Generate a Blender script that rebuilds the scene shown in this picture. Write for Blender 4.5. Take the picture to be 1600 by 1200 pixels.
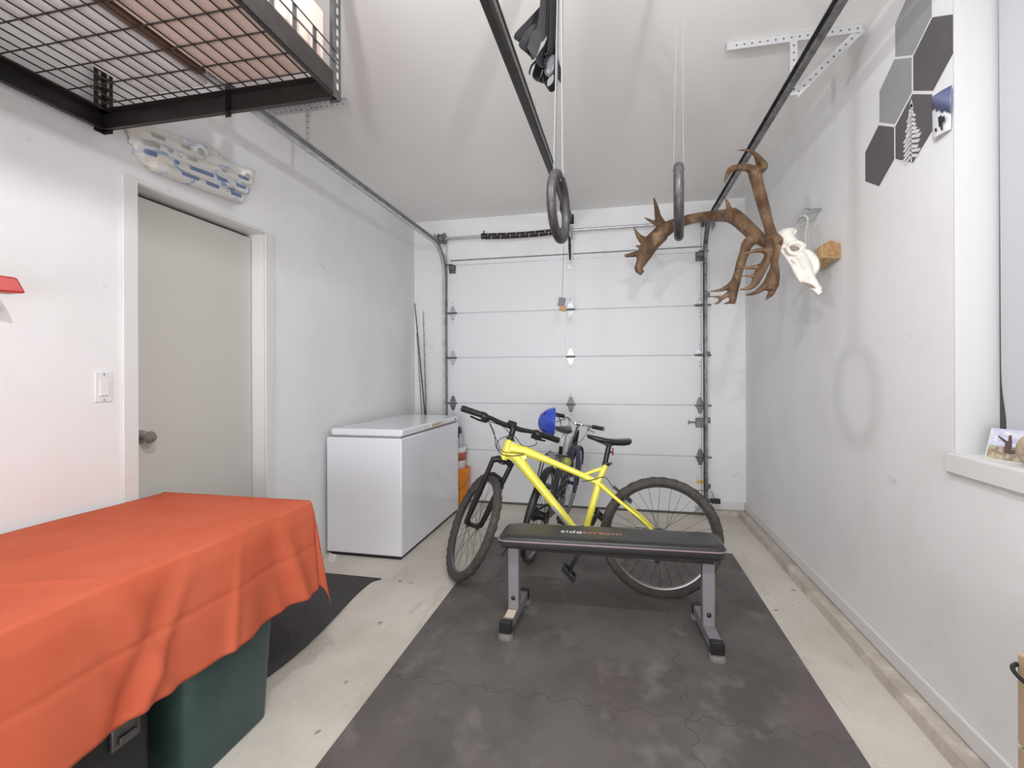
import bpy, bmesh, math, random
from mathutils import Vector, Matrix, noise

random.seed(7)
PI = math.pi
for o in list(bpy.data.objects):
    bpy.data.objects.remove(o)
SC = bpy.context.scene
COL = SC.collection

# ------------------------------------------------------------------ camera
F, YAW, ROLL, CX, CY, EYE = 746.2, 0.2137, -0.0036, 800.0, 585.1, 1.28
_f = Vector((-math.sin(YAW), math.cos(YAW), 0)); _r = Vector((math.cos(YAW), math.sin(YAW), 0)); _u = Vector((0, 0, 1))
RIGHT = _r * math.cos(ROLL) + _u * math.sin(ROLL)
UP = _u * math.cos(ROLL) - _r * math.sin(ROLL)
FWD = _f
cam_d = bpy.data.cameras.new('camera'); cam = bpy.data.objects.new('camera', cam_d); COL.objects.link(cam)
cam_d.sensor_width = 36.0; cam_d.lens = F / 1600 * 36.0
cam_d.shift_y = (CY - 600.0) / 1600.0
cam_d.clip_start = 0.02
m = Matrix.Identity(4)
for i in range(3):
    m[i][0], m[i][1], m[i][2] = RIGHT[i], UP[i], -FWD[i]
m[2][3] = EYE
cam.matrix_world = m
SC.camera = cam

# ------------------------------------------------------------------ world, lights, exposure
vs = SC.view_settings
SC.display_settings.display_device = 'sRGB'
vs.view_transform = 'Standard'; vs.look = 'None'; vs.gamma = 1.0; vs.use_curve_mapping = False
vs.exposure = 0.07
wd = bpy.data.worlds.new('daylight'); SC.world = wd; wd.use_nodes = True
wd.node_tree.nodes['Background'].inputs[0].default_value = (0.86, 0.92, 1.0, 1)
wd.node_tree.nodes['Background'].inputs[1].default_value = 1.6

def point(name, loc, power, radius, col=(0.97, 0.985, 1)):
    d = bpy.data.lights.new(name, 'POINT'); d.energy = power; d.shadow_soft_size = radius; d.color = col
    o = bpy.data.objects.new(name, d); COL.objects.link(o); o.location = loc; return o
def area(name, loc, rot, power, sx, sy, col=(1, 0.98, 0.96)):
    d = bpy.data.lights.new(name, 'AREA'); d.energy = power; d.shape = 'RECTANGLE'; d.size = sx; d.size_y = sy; d.color = col
    o = bpy.data.objects.new(name, d); COL.objects.link(o); o.location = loc; o.rotation_euler = rot; return o
point('bulb', (-0.60, 0.68, 2.36), 37, 0.026)
point('bulb', (0.28, 0.74, 2.36), 37, 0.026)
area('rear_fill', (-0.45, -1.66, 1.3), (math.radians(98), 0, 0), 28, 2.4, 2.0, (0.95, 0.98, 1.0)).data.spread = math.radians(70)  # added fill light behind the camera; the rear wall has no opening

# ------------------------------------------------------------------ helpers
def ray(u, v):
    return RIGHT * ((u - CX) / F) - UP * ((v - CY) / F) + FWD
def at(u, v, x=None, y=None, z=None):
    "the point of the photograph seen at (u, v), on the plane x=, y= or z="
    d = ray(u, v)
    t = x / d.x if x is not None else y / d.y if y is not None else (z - EYE) / d.z
    p = d * t
    return Vector((p.x, p.y, p.z + EYE))
def lin(c):
    c /= 255.0
    return c / 12.92 if c <= 0.04045 else ((c + 0.055) / 1.055) ** 2.4
def rgb(r, g, b):
    return (lin(r), lin(g), lin(b), 1)

def M(name, col, rough=0.5, metal=0.0, spec=0.5, var=None, bump=None, coat=0.0, trans=0.0):
    "procedural principled material; var=(scale, other colour, lo, hi) mottles it, bump=(scale, strength)"
    m = bpy.data.materials.new(name); m.use_nodes = True
    nt = m.node_tree; b = nt.nodes['Principled BSDF']
    b.inputs['Base Color'].default_value = rgb(*col)
    b.inputs['Roughness'].default_value = rough; b.inputs['Metallic'].default_value = metal
    b.inputs['Specular IOR Level'].default_value = spec
    b.inputs['Coat Weight'].default_value = coat
    b.inputs['Transmission Weight'].default_value = trans
    tc = nt.nodes.new('ShaderNodeTexCoord')
    if var:
        layers = var if isinstance(var, list) else [var]
        last = None
        for sc, c2, lo, hi in layers:
            n = nt.nodes.new('ShaderNodeTexNoise'); n.inputs['Detail'].default_value = 6; n.inputs['Roughness'].default_value = 0.6
            if isinstance(sc, tuple):
                mp = nt.nodes.new('ShaderNodeMapping'); mp.inputs['Scale'].default_value = sc
                nt.links.new(tc.outputs['Object'], mp.inputs[0]); nt.links.new(mp.outputs[0], n.inputs['Vector'])
                n.inputs['Scale'].default_value = 1
            else:
                n.inputs['Scale'].default_value = sc; nt.links.new(tc.outputs['Object'], n.inputs['Vector'])
            mr = nt.nodes.new('ShaderNodeMapRange'); mr.inputs[1].default_value = lo; mr.inputs[2].default_value = hi
            nt.links.new(n.outputs[0], mr.inputs[0])
            mx = nt.nodes.new('ShaderNodeMix'); mx.data_type = 'RGBA'
            if last is None: mx.inputs[6].default_value = rgb(*col)
            else: nt.links.new(last, mx.inputs[6])
            mx.inputs[7].default_value = rgb(*c2)
            nt.links.new(mr.outputs[0], mx.inputs[0]); last = mx.outputs[2]
        nt.links.new(last, b.inputs['Base Color'])
    if bump:
        n = nt.nodes.new('ShaderNodeTexNoise'); n.inputs['Detail'].default_value = 5
        nt.links.new(tc.outputs['Object'], n.inputs['Vector'])
        if isinstance(bump[0], tuple):
            mp = nt.nodes.new('ShaderNodeMapping'); mp.inputs['Scale'].default_value = bump[0]
            nt.links.new(tc.outputs['Object'], mp.inputs[0]); nt.links.new(mp.outputs[0], n.inputs['Vector']); n.inputs['Scale'].default_value = 1
        else: n.inputs['Scale'].default_value = bump[0]
        bp_ = nt.nodes.new('ShaderNodeBump'); bp_.inputs['Strength'].default_value = bump[1]; bp_.inputs['Distance'].default_value = 0.01
        nt.links.new(n.outputs[0], bp_.inputs['Height']); nt.links.new(bp_.outputs[0], b.inputs['Normal'])
    return m

class MB:
    def __init__(s): s.v = []; s.f = []; s.mi = 0; s.fm = []
    def add(s, vs_, fs):
        k = len(s.v); s.v += [Vector(p) for p in vs_]; s.f += [tuple(i + k for i in f) for f in fs]; s.fm += [s.mi] * len(fs); return s
    def box(s, a, b):
        x0, x1 = sorted((a[0], b[0])); y0, y1 = sorted((a[1], b[1])); z0, z1 = sorted((a[2], b[2]))
        return s.add([(x0, y0, z0), (x1, y0, z0), (x1, y1, z0), (x0, y1, z0), (x0, y0, z1), (x1, y0, z1), (x1, y1, z1), (x0, y1, z1)],
                     [(0, 3, 2, 1), (4, 5, 6, 7), (0, 1, 5, 4), (1, 2, 6, 5), (2, 3, 7, 6), (3, 0, 4, 7)])
    def obox(s, c, ax, ay, az):
        c, ax, ay, az = Vector(c), Vector(ax), Vector(ay), Vector(az)
        vs_ = [c + ax * i + ay * j + az * k for k in (-1, 1) for i, j in ((-1, -1), (1, -1), (1, 1), (-1, 1))]
        return s.add(vs_, [(0, 3, 2, 1), (4, 5, 6, 7), (0, 1, 5, 4), (1, 2, 6, 5), (2, 3, 7, 6), (3, 0, 4, 7)])
    def bar(s, a, b, w, h, up=(0, 0, 1)):
        "a straight bar of width w and height h from a to b"
        a, b = Vector(a), Vector(b); d = b - a; t = d.normalized(); up = Vector(up)
        sd = t.cross(up)
        if sd.length < 1e-4: sd = t.cross(Vector((1, 0, 0)))
        sd.normalize(); uu = sd.cross(t).normalized()
        return s.obox((a + b) / 2, d / 2, sd * w / 2, uu * h / 2)
    def tube(s, pts, r, n=10, closed=False, flat=None, caps=True):
        "tube along pts; r a radius or one per point; flat=(direction, factor) squashes it along a direction"
        pts = [Vector(p) for p in pts]; k = len(pts)
        rr = list(r) if isinstance(r, (list, tuple)) else [r] * k
        T = []
        for i in range(k):
            if closed: d = pts[(i + 1) % k] - pts[i - 1]
            else: d = pts[min(i + 1, k - 1)] - pts[max(i - 1, 0)]
            T.append(d.normalized() if d.length > 1e-9 else Vector((0, 0, 1)))
        ref = Vector((0, 0, 1)) if abs(T[0].z) < 0.9 else Vector((1, 0, 0))
        nn = T[0].cross(ref).normalized()
        vs_ = []
        for i in range(k):
            nn = (nn - T[i] * nn.dot(T[i])).normalized(); bb = T[i].cross(nn)
            for j in range(n):
                a = 2 * PI * j / n
                off = (nn * math.cos(a) + bb * math.sin(a)) * rr[i]
                if flat:
                    fd = Vector(flat[0]).normalized(); off = off - fd * off.dot(fd) * (1 - flat[1])
                vs_.append(pts[i] + off)
        fs = []
        for i in range(k if closed else k - 1):
            for j in range(n):
                a, b = i * n + j, i * n + (j + 1) % n; c, d = ((i + 1) % k) * n + (j + 1) % n, ((i + 1) % k) * n + j
                fs.append((a, b, c, d))
        if not closed and caps:
            fs.append(tuple(range(n))[::-1]); fs.append(tuple((k - 1) * n + j for j in range(n)))
        return s.add(vs_, fs)
    def sweep(s, pts, prof, side):
        "closed profile [(a, b)] swept along pts; a along side, b along side x tangent"
        side = Vector(side).normalized(); pts = [Vector(p) for p in pts]; k = len(pts); n = len(prof); vs_ = []
        for i in range(k):
            t = (pts[min(i + 1, k - 1)] - pts[max(i - 1, 0)]).normalized(); b = side.cross(t).normalized()
            vs_ += [pts[i] + side * p + b * q for p, q in prof]
        fs = [(i * n + j, i * n + (j + 1) % n, (i + 1) * n + (j + 1) % n, (i + 1) * n + j) for i in range(k - 1) for j in range(n)]
        fs += [tuple(range(n))[::-1], tuple((k - 1) * n + j for j in range(n))]
        return s.add(vs_, fs)
    def prism(s, poly, ext):
        "polygon of 3D points extruded by a vector"
        poly = [Vector(p) for p in poly]; n = len(poly); ext = Vector(ext)
        fs = [tuple(range(n))[::-1], tuple(range(n, 2 * n))] + [(i, (i + 1) % n, (i + 1) % n + n, i + n) for i in range(n)]
        return s.add(poly + [p + ext for p in poly], fs)
    def lathe(s, prof, org, axis=(0, 0, 1), n=24):
        org = Vector(org); ax = Vector(axis).normalized()
        e1 = ax.cross(Vector((0, 0, 1)) if abs(ax.z) < 0.9 else Vector((1, 0, 0))).normalized(); e2 = ax.cross(e1)
        vs_ = [org + ax * z + (e1 * math.cos(2 * PI * j / n) + e2 * math.sin(2 * PI * j / n)) * r for r, z in prof for j in range(n)]
        k = len(prof)
        fs = [(i * n + j, i * n + (j + 1) % n, (i + 1) * n + (j + 1) % n, (i + 1) * n + j) for i in range(k - 1) for j in range(n)]
        fs += [tuple(range(n))[::-1], tuple((k - 1) * n + j for j in range(n))]
        return s.add(vs_, fs)
    def ball(s, c, ax, ay, az, nu=20, nv=12, v0=0.0, v1=1.0):
        c, ax, ay, az = Vector(c), Vector(ax), Vector(ay), Vector(az); vs_ = []
        for i in range(nv + 1):
            p = PI * (v0 + (v1 - v0) * i / nv)
            for j in range(nu):
                a = 2 * PI * j / nu
                vs_.append(c + ax * math.sin(p) * math.cos(a) + ay * math.sin(p) * math.sin(a) + az * math.cos(p))
        fs = [(i * nu + j, i * nu + (j + 1) % nu, (i + 1) * nu + (j + 1) % nu, (i + 1) * nu + j) for i in range(nv) for j in range(nu)]
        return s.add(vs_, fs)
    def ribbon(s, pts, wdir, width, th=0.002):
        "a flat strap along pts; wdir one width direction or one per point"
        pts = [Vector(p) for p in pts]; k = len(pts)
        wd_ = [Vector(w).normalized() for w in wdir] if isinstance(wdir, list) else [Vector(wdir).normalized()] * k
        vs_ = []
        for i in range(k):
            t = (pts[min(i + 1, k - 1)] - pts[max(i - 1, 0)]).normalized()
            w = (wd_[i] - t * wd_[i].dot(t)).normalized(); nn = t.cross(w)
            for a, b in ((-1, -1), (1, -1), (1, 1), (-1, 1)): vs_.append(pts[i] + w * a * width / 2 + nn * b * th / 2)
        fs = [(i * 4 + j, i * 4 + (j + 1) % 4, i * 4 + 4 + (j + 1) % 4, i * 4 + 4 + j) for i in range(k - 1) for j in range(4)]
        fs += [(3, 2, 1, 0), tuple((k - 1) * 4 + j for j in range(4))]
        return s.add(vs_, fs)

ROOT = {}
def obj(name, mb, mat, parent=None, smooth=40, bevel=0.0, remesh=0.0, seg=2):
    "links the builder's shape (world coordinates) as one mesh object"
    base = ROOT.get(parent.name, Vector((0, 0, 0))) if parent else Vector((0, 0, 0))
    if parent is None and mb.v:
        lo = [min(p[i] for p in mb.v) for i in range(3)]; hi = [max(p[i] for p in mb.v) for i in range(3)]
        base = Vector(((lo[0] + hi[0]) / 2, (lo[1] + hi[1]) / 2, lo[2]))
    me = bpy.data.meshes.new(name); me.from_pydata([p - base for p in mb.v], [], mb.f); me.update()
    bm = bmesh.new(); bm.from_mesh(me); bmesh.ops.recalc_face_normals(bm, faces=bm.faces); bm.to_mesh(me); bm.free()
    if smooth:
        me.shade_smooth()
        if not remesh: me.set_sharp_from_angle(angle=math.radians(smooth))
    for q in (mat if isinstance(mat, list) else [mat]): me.materials.append(q)
    if isinstance(mat, list): me.polygons.foreach_set('material_index', mb.fm)
    o = bpy.data.objects.new(name, me); COL.objects.link(o)
    if parent: o.parent = parent
    else: o.location = base
    ROOT[o.name] = base
    if bevel:
        bv = o.modifiers.new('bevel', 'BEVEL'); bv.width = bevel; bv.segments = seg; bv.limit_method = 'ANGLE'; bv.angle_limit = 0.6
    if remesh:
        rm = o.modifiers.new('remesh', 'REMESH'); rm.mode = 'VOXEL'; rm.voxel_size = remesh; rm.use_smooth_shade = True
        sm = o.modifiers.new('smooth', 'SMOOTH'); sm.factor = 0.6; sm.iterations = 4
    return o
def tag(o, label, cat, group=None):
    o['label'] = label; o['category'] = cat
    if group: o['group'] = group
    return o
def thing(name, label, cat, loc, group=None):
    o = bpy.data.objects.new(name, None); COL.objects.link(o); o.location = loc; o.empty_display_size = 0.05
    ROOT[o.name] = Vector(loc)
    return tag(o, label, cat, group)
def struct(name, mb, mat, parent=None, **k):
    o = obj(name, mb, mat, parent, **k)
    if parent is None: o['kind'] = 'structure'
    return o
def sroot(name, loc):
    o = bpy.data.objects.new(name, None); COL.objects.link(o); o.location = loc; ROOT[o.name] = Vector(loc); o['kind'] = 'structure'; return o
def text_mesh(body, size, depth):
    c = bpy.data.curves.new('t', 'FONT'); c.body = body; c.size = size; c.extrude = depth; c.align_x = 'LEFT'
    o = bpy.data.objects.new('t', c); COL.objects.link(o); bpy.context.view_layer.update()
    me = bpy.data.meshes.new_from_object(o.evaluated_get(bpy.context.evaluated_depsgraph_get()))
    vs_ = [v.co.copy() for v in me.vertices]; fs = [tuple(p.vertices) for p in me.polygons]
    bpy.data.objects.remove(o); bpy.data.meshes.remove(me)
    return vs_, fs

# ------------------------------------------------------------------ materials
WALL = M('white_wall_paint', (240, 240, 241), 0.62, var=[(3.0, (236, 235, 235), 0.45, 0.7), (9.0, (218, 216, 215), 0.66, 0.80)], bump=(60, 0.04))
CEIL = M('ceiling_paint', (243, 241, 238), 0.8, bump=(90, 0.03))
TRIM = M('white_trim_paint', (228, 228, 227), 0.4)
DOORP = M('entry_door_paint', (206, 203, 197), 0.45)
GDOOR = M('garage_door_enamel', (228, 229, 232), 0.42, bump=((40, 40, 300), 0.05))
GDSEAM = M('garage_door_edge', (196, 196, 198), 0.5)
GALV = M('galvanised_steel', (205, 205, 207), 0.36, 0.7, var=(25, (172, 172, 175), 0.4, 0.7))
GALVD = M('darker_steel', (120, 119, 120), 0.4, 0.8, var=(20, (95, 94, 96), 0.4, 0.7))
PERF = M('perforated_zinc_steel', (205, 205, 208), 0.45, 0.35)
HOLE = M('dark_hole', (104, 102, 102), 0.8)
BLK = M('black_plastic', (34, 33, 34), 0.42)
BLKM = M('black_painted_steel', (42, 38, 37), 0.38, 0.2, var=(14, (56, 50, 48), 0.45, 0.75))
RUBBER = M('tyre_rubber', (66, 61, 59), 0.8, var=(30, (84, 78, 74), 0.4, 0.7))
CHROME = M('chrome', (215, 215, 218), 0.15, 1.0)
ALU = M('brushed_aluminium', (170, 170, 172), 0.3, 0.9)
SPOKE = M('dark_spoke_steel', (70, 69, 70), 0.35, 0.7)
YEL = M('yellow_frame_paint', (238, 230, 82), 0.28, coat=0.4)
WHITE = M('white_plastic', (232, 232, 232), 0.4)
FRZ = M('freezer_enamel', (240, 240, 246), 0.2, coat=0.3, bump=(30, 0.01))
GREYP = M('grey_powder_coat', (140, 132, 140), 0.45, 0.1)

def concrete():
    m = M('concrete_floor', (218, 211, 201), 0.78, var=[(1.6, (199, 191, 180), 0.40, 0.66), ((7, 2.0, 7), (178, 169, 158), 0.58, 0.80), (26, (228, 222, 213), 0.60, 0.85)], bump=(70, 0.18))
    nt = m.node_tree; b = nt.nodes['Principled BSDF']; src = b.inputs['Base Color'].links[0].from_socket
    tc = nt.nodes.new('ShaderNodeTexCoord'); vo = nt.nodes.new('ShaderNodeTexVoronoi'); vo.inputs['Scale'].default_value = 5.5
    dn = nt.nodes.new('ShaderNodeTexNoise'); dn.inputs['Scale'].default_value = 22
    va = nt.nodes.new('ShaderNodeMix'); va.data_type = 'VECTOR'; va.inputs[0].default_value = 0.06
    nt.links.new(tc.outputs['Object'], va.inputs[4]); nt.links.new(dn.outputs['Color'], va.inputs[5]); nt.links.new(tc.outputs['Object'], dn.inputs['Vector'])
    nt.links.new(va.outputs[1], vo.inputs['Vector'])
    mr = nt.nodes.new('ShaderNodeMapRange'); mr.inputs[1].default_value = 0.05; mr.inputs[2].default_value = 0.075; mr.inputs[3].default_value = 0.7; mr.inputs[4].default_value = 0
    nt.links.new(vo.outputs['Distance'], mr.inputs[0])
    mx = nt.nodes.new('ShaderNodeMix'); mx.data_type = 'RGBA'; mx.inputs[7].default_value = rgb(130, 120, 112)
    nt.links.new(src, mx.inputs[6]); nt.links.new(mr.outputs[0], mx.inputs[0]); nt.links.new(mx.outputs[2], b.inputs['Base Color'])
    return m
CONC = concrete()
MAT = M('black_rubber_mat', (104, 99, 97), 0.72, var=[(2.4, (86, 82, 79), 0.42, 0.62), ((6, 5, 6), (130, 124, 120), 0.54, 0.78), (60, (155, 148, 143), 0.70, 0.82), (1.7, (108, 90, 91), 0.58, 0.75)], bump=(120, 0.12))

# ------------------------------------------------------------------ the setting
XL, XR, YB, ZC, YF = -2.046, 1.144, 4.65, 2.866, -1.7
DY0, DY1, DZ = 1.694, 2.467, 2.124          # entry door opening
WY0, WY1, WZ0, WZ1 = 0.75, 1.936, 1.0, 2.62  # window opening
struct('floor', MB().box((XL - .2, YF - .1, -.1), (XR + .2, YB + .3, 0)), CONC)
struct('ceiling', MB().box((XL - .2, YF - .1, ZC), (XR + .2, YB + .3, ZC + .1)), CEIL)
struct('wall_left', MB().box((XL - .16, YF, 0), (XL, DY0, ZC)).box((XL - .16, DY1, 0), (XL, YB, ZC)).box((XL - .16, DY0, DZ), (XL, DY1, ZC)), WALL)
struct('wall_right', MB().box((XR, YF, 0), (XR + .16, WY0, ZC)).box((XR, WY1, 0), (XR + .16, YB, ZC)).box((XR, WY0, 0), (XR + .16, WY1, WZ0)).box((XR, WY0, WZ1), (XR + .16, WY1, ZC)), WALL)
GX0, GX1 = -1.62, 0.76
struct('wall_back', MB().box((XL - .16, YB, 0), (GX0, YB + .15, ZC)).box((GX1, YB, 0), (XR + .16, YB + .15, ZC)).box((GX0, YB, 2.40), (GX1, YB + .15, ZC)), WALL)
struct('wall_rear', MB().box((XL - .16, YF - .12, 0), (XR + .16, YF, ZC)), WALL)
# concrete curb along the right wall and in the back corner
cb = MB(); pts = []
for i in range(40):
    y = YF + (YB - YF) * i / 39; pts.append((y, 1.066 + 0.012 * noise.noise(Vector((y * 2.3, 1, 0)))))
for i in range(39):
    (ya, xa), (yb, xb) = pts[i], pts[i + 1]
    cb.add([(xa, ya, 0), (XR, ya, 0), (XR, ya, .048), (xa + .008, ya, .048), (xb, yb, 0), (XR, yb, 0), (XR, yb, .048), (xb + .008, yb, .048)],
           [(0, 4, 7, 3), (3, 7, 6, 2)] + ([(0, 3, 2, 1)] if i == 0 else []) + ([(4, 5, 6, 7)] if i == 38 else []))
cb.box((.86, 4.60, 0), (1.10, YB, .045))
struct('trim_1', cb, M('curb_concrete', (200, 190, 179), 0.85, var=[(9, (226, 218, 208), 0.5, 0.7), (4, (172, 161, 150), 0.5, 0.7)], bump=(60, 0.3)))
bb = MB().prism([(XR, YF, .052), (XR, YB, .052), (XR, YB, .118), (XR, YF, .118)], (-.014, 0, 0))
struct('baseboard_right', bb, TRIM, bevel=.004)
struct('baseboard_back', MB().box((.83, YB - .014, .046), (XR - .014, YB, .118)), TRIM, bevel=.004)

# entry door in the left wall
d1 = sroot('door_1', (XL - .08, (DY0 + DY1) / 2, 0))
jb = MB().box((XL - .16, DY0, 0), (XL + .002, DY0 + .004, DZ)).box((XL - .16, DY1 - .004, 0), (XL + .002, DY1, DZ)).box((XL - .16, DY0, DZ - .004), (XL + .002, DY1, DZ))
struct('door_jamb', jb, TRIM, d1)
cs = MB().box((XL, DY0 - .068, 0), (XL + .012, DY0 - .002, DZ + .014)).box((XL, DY1 + .002, 0), (XL + .012, DY1 + .075, DZ + .014)).box((XL, DY0 - .004, DZ), (XL + .012, DY1 + .004, DZ + .014))
struct('door_casing', cs, TRIM, d1, bevel=.003)
struct('door_slab', MB().box((XL - .125, DY0 + .007, .008), (XL - .08, DY1 - .011, DZ - .024)), DOORP, d1, bevel=.002)
st = MB().box((XL - .125, DY1 - .011, .008), (XL - .120, DY1 - .004, DZ - .004)).box((XL - .125, DY0, DZ - .02), (XL - .120, DY1, DZ - .004))
struct('gap_shade_strip', st, M('door_gap_shade', (40, 36, 34), 0.8), d1)  # dark strip painting in the shade of the open gap around the slab
kn = MB().lathe([(.032, 0), (.032, .006), (.013, .012), (.013, .036), (.026, .042), (.029, .056), (.022, .068), (.001, .070)], (XL - .08, 1.775, 1.0), (1, 0, 0), 24)
struct('door_knob', kn, M('satin_nickel', (170, 166, 160), 0.28, 0.9), d1)

# garage door: five sections with hinges, strut, lock and label
d2 = sroot('door_2', ((GX0 + GX1) / 2, 4.61, 0))
GL, GR, GF = -1.66, 0.80, 4.59
zs = [.018, .527, .993, 1.449, 1.899, 2.43]
for i in range(5):
    z0, z1 = zs[i] + .0025, zs[i + 1] - .0025
    s = MB().box((GL, GF, z0), (GR, GF + .045, z1)).box((GL, GF + .012, z1 - .01), (GR, GF + .04, z1 + .010))
    struct('door_section', s, GDOOR, d2, bevel=.006)
    fr = MB()
    for x in (GL, -.47, GR - .10): fr.box((x, GF - .003, z0 + .004), (x + .10, GF, z1 - .004))
    struct('stile', fr, GDOOR, d2, bevel=.002)
struct('bottom_seal', MB().tube([(GL, 4.612, .012), (GR, 4.612, .012)], .018, 10), M('grey_rubber_seal', (96, 92, 88), 0.7), d2)
def hinge(x, z, side, no_glint):
    mb = MB(); y = GF - .003
    w, hh = .034, .074
    for sg in (1, -1):
        mb.prism([(x - w, y, z + sg * .012), (x + w, y, z + sg * .012), (x + .012, y, z + sg * hh), (x - .012, y, z + sg * hh)], (0, -.004, 0))
        mb.prism([(x - w * .55, y - .004, z + sg * .014), (x + w * .55, y - .004, z + sg * .014), (x + .005, y - .004, z + sg * .05), (x - .005, y - .004, z + sg * .05)], (0, -.007, 0))
    hg = struct('hinge', mb, GALVD if no_glint else GALV, d2, bevel=.001)
    struct('hinge_pin', MB().tube([(x - .045, y - .014, z), (x + .045 + (.05 if side > 0 else 0), y - .014, z)] if side >= 0 else [(x - .095, y - .014, z), (x + .045, y - .014, z)], .008, 10), GALVD, hg)
    bl = MB()
    for dz in (-.062, -.038, .038, .062, .098, -.098): bl.lathe([(.0045, 0), (.0045, .004), (.001, .005)], (x, y - .003 if abs(dz) > .08 else y - .004, z + dz), (0, -1, 0), 8)
    struct('bolts', bl, GALVD, hg)
for i, z in enumerate(zs[1:5]):
    for x, sd in ((GL + .055, -1), (-.42, 0), (GR - .055, 1)): hinge(x, z, sd, i < 2)  # upper hinges get brighter steel, which paints in their reflection
# top roller brackets
for x, sd in ((GL + .055, -1), (GR - .055, 1)):
    mb = MB().box((x - .035, GF - .012, 2.30), (x + .035, GF - .003, 2.385)).box((x - .03, GF - .04, 2.335), (x + .03, GF - .012, 2.375)).tube([(x - sd * .01, GF - .03, 2.385), (x + sd * .075, GF - .03, 2.385)], .008, 8)
    struct('top_roller_bracket', mb, GALVD, d2, bevel=.002)
sb = MB().sweep([(GL + .03, GF - .004, 2.41), (GR - .03, GF - .004, 2.41)], [(-.03, 0), (-.03, .004), (-.012, .045), (.012, .045), (.03, .004), (.03, 0), (.025, 0), (.010, .040), (-.010, .040), (-.025, 0)], (0, 0, 1))
struct('strut', sb, GALV, d2)
struct('opener_bracket', MB().box((-.45, GF - .012, 2.28), (-.39, GF - .003, 2.44)).box((-.432, GF - .05, 2.34), (-.408, GF - .012, 2.38)), GALV, d2, bevel=.002)
lk = struct('slide_lock', MB().box((.705, GF - .035, .800), (.785, GF - .003, .882)), GALVD, d2, bevel=.004)
struct('lock_bolt', MB().tube([(.645, GF - .02, .842), (.83, GF - .02, .842)], .006, 8).box((.640, GF - .026, .822), (.652, GF - .014, .858)), GALVD, lk)
lb = struct('warning_label', MB().box((.708, GF - .0045, .07), (.785, GF - .003, .335)), M('label_paper', (228, 226, 220), 0.5), d2)
struct('label_print', MB().box((.714, GF - .0052, .285), (.779, GF - .0045, .318)), M('label_orange', (230, 190, 110), 0.5), lb)
bl = MB()
for z, w in ((.22, .05), (.17, .03), (.15, .055), (.125, .04)): bl.box((.722, GF - .0052, z), (.722 + w, GF - .0045, z + .008))
struct('label_lines', bl, M('label_ink', (120, 118, 116), 0.5), lb)
struct('bottom_bracket', MB().box((GR - .10, GF - .014, .03), (GR - .01, GF - .003, .085)).box((GL + .01, GF - .014, .03), (GL + .10, GF - .003, .085)), GALV, d2, bevel=.002)

# window in the right wall: casing return, frame, glass, pale blind, sill
w1 = sroot('window_1', (XR + .1, (WY0 + WY1) / 2, WZ0))
struct('window_return', MB().box((XR - .001, WY1 - .004, WZ0), (XR + .128, WY1, WZ1)).box((XR - .001, WY0, WZ1 - .004), (XR + .128, WY1, WZ1)).box((XR - .001, WY0, WZ0), (XR + .128, WY0 + .004, WZ1)), M('window_return_paint', (212, 211, 212), 0.5), w1)
fr = MB().box((XR + .128, WY0, WZ0), (XR + .165, WY0 + .05, WZ1)).box((XR + .128, WY1 - .05, WZ0), (XR + .165, WY1, WZ1)).box((XR + .128, WY0, WZ0), (XR + .165, WY1, WZ0 + .05)).box((XR + .128, WY0, WZ1 - .05), (XR + .165, WY1, WZ1))
struct('window_frame', fr, M('window_gap_shade', (70, 70, 72), 0.6), w1)  # frame coloured dark to paint in the shade of the gap beside the blind
gm = M('window_glass', (240, 245, 245), 0.02, trans=1.0)
struct('glass_pane', MB().box((XR + .144, WY0 + .05, WZ0 + .05), (XR + .148, WY1 - .05, WZ1 - .05)), gm, w1)
def blind_mat():
    m = bpy.data.materials.new('pale_blind_fabric'); m.use_nodes = True; nt = m.node_tree
    b = nt.nodes['Principled BSDF']; b.inputs['Base Color'].default_value = rgb(226, 226, 230); b.inputs['Roughness'].default_value = 0.7
    t = nt.nodes.new('ShaderNodeBsdfTranslucent'); t.inputs[0].default_value = rgb(226, 228, 234)
    mx = nt.nodes.new('ShaderNodeMixShader'); mx.inputs[0].default_value = 0.35
    nt.links.new(b.outputs[0], mx.inputs[1]); nt.links.new(t.outputs[0], mx.inputs[2]); nt.links.new(mx.outputs[0], nt.nodes['Material Output'].inputs[0])
    return m
bl = MB(); n = 40
edge = lambda z: WY1 - .020 - .006 * max(0, (2.6 - z) / 1.6) - .022 * math.exp(-((z - 1.10) / .10) ** 2)
for i in range(n):
    za, zb = WZ0 + .004 + (WZ1 - .01 - WZ0) * i / n, WZ0 + .004 + (WZ1 - .01 - WZ0) * (i + 1) / n
    x0, x1 = XR + .118, XR + .122
    bl.add([(x0, WY0 + .006, za), (x1, WY0 + .006, za), (x1, edge(za), za), (x0, edge(za), za), (x0, WY0 + .006, zb), (x1, WY0 + .006, zb), (x1, edge(zb), zb), (x0, edge(zb), zb)],
           [(0, 3, 7, 4), (1, 5, 6, 2), (3, 2, 6, 7), (0, 4, 5, 1)] + ([(0, 1, 2, 3)] if i == 0 else []) + ([(4, 7, 6, 5)] if i == n - 1 else []))
struct('blind', bl, blind_mat(), w1)
struct('window_sill', MB().box((XR - .018, WY0 - .04, WZ0 - .066), (XR + .001, WY1 + .022, WZ0)).box((XR, WY0 + .001, WZ0 - .02), (XR + .128, WY1 - .001, WZ0 + .0005)), TRIM, w1, bevel=.004)

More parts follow.
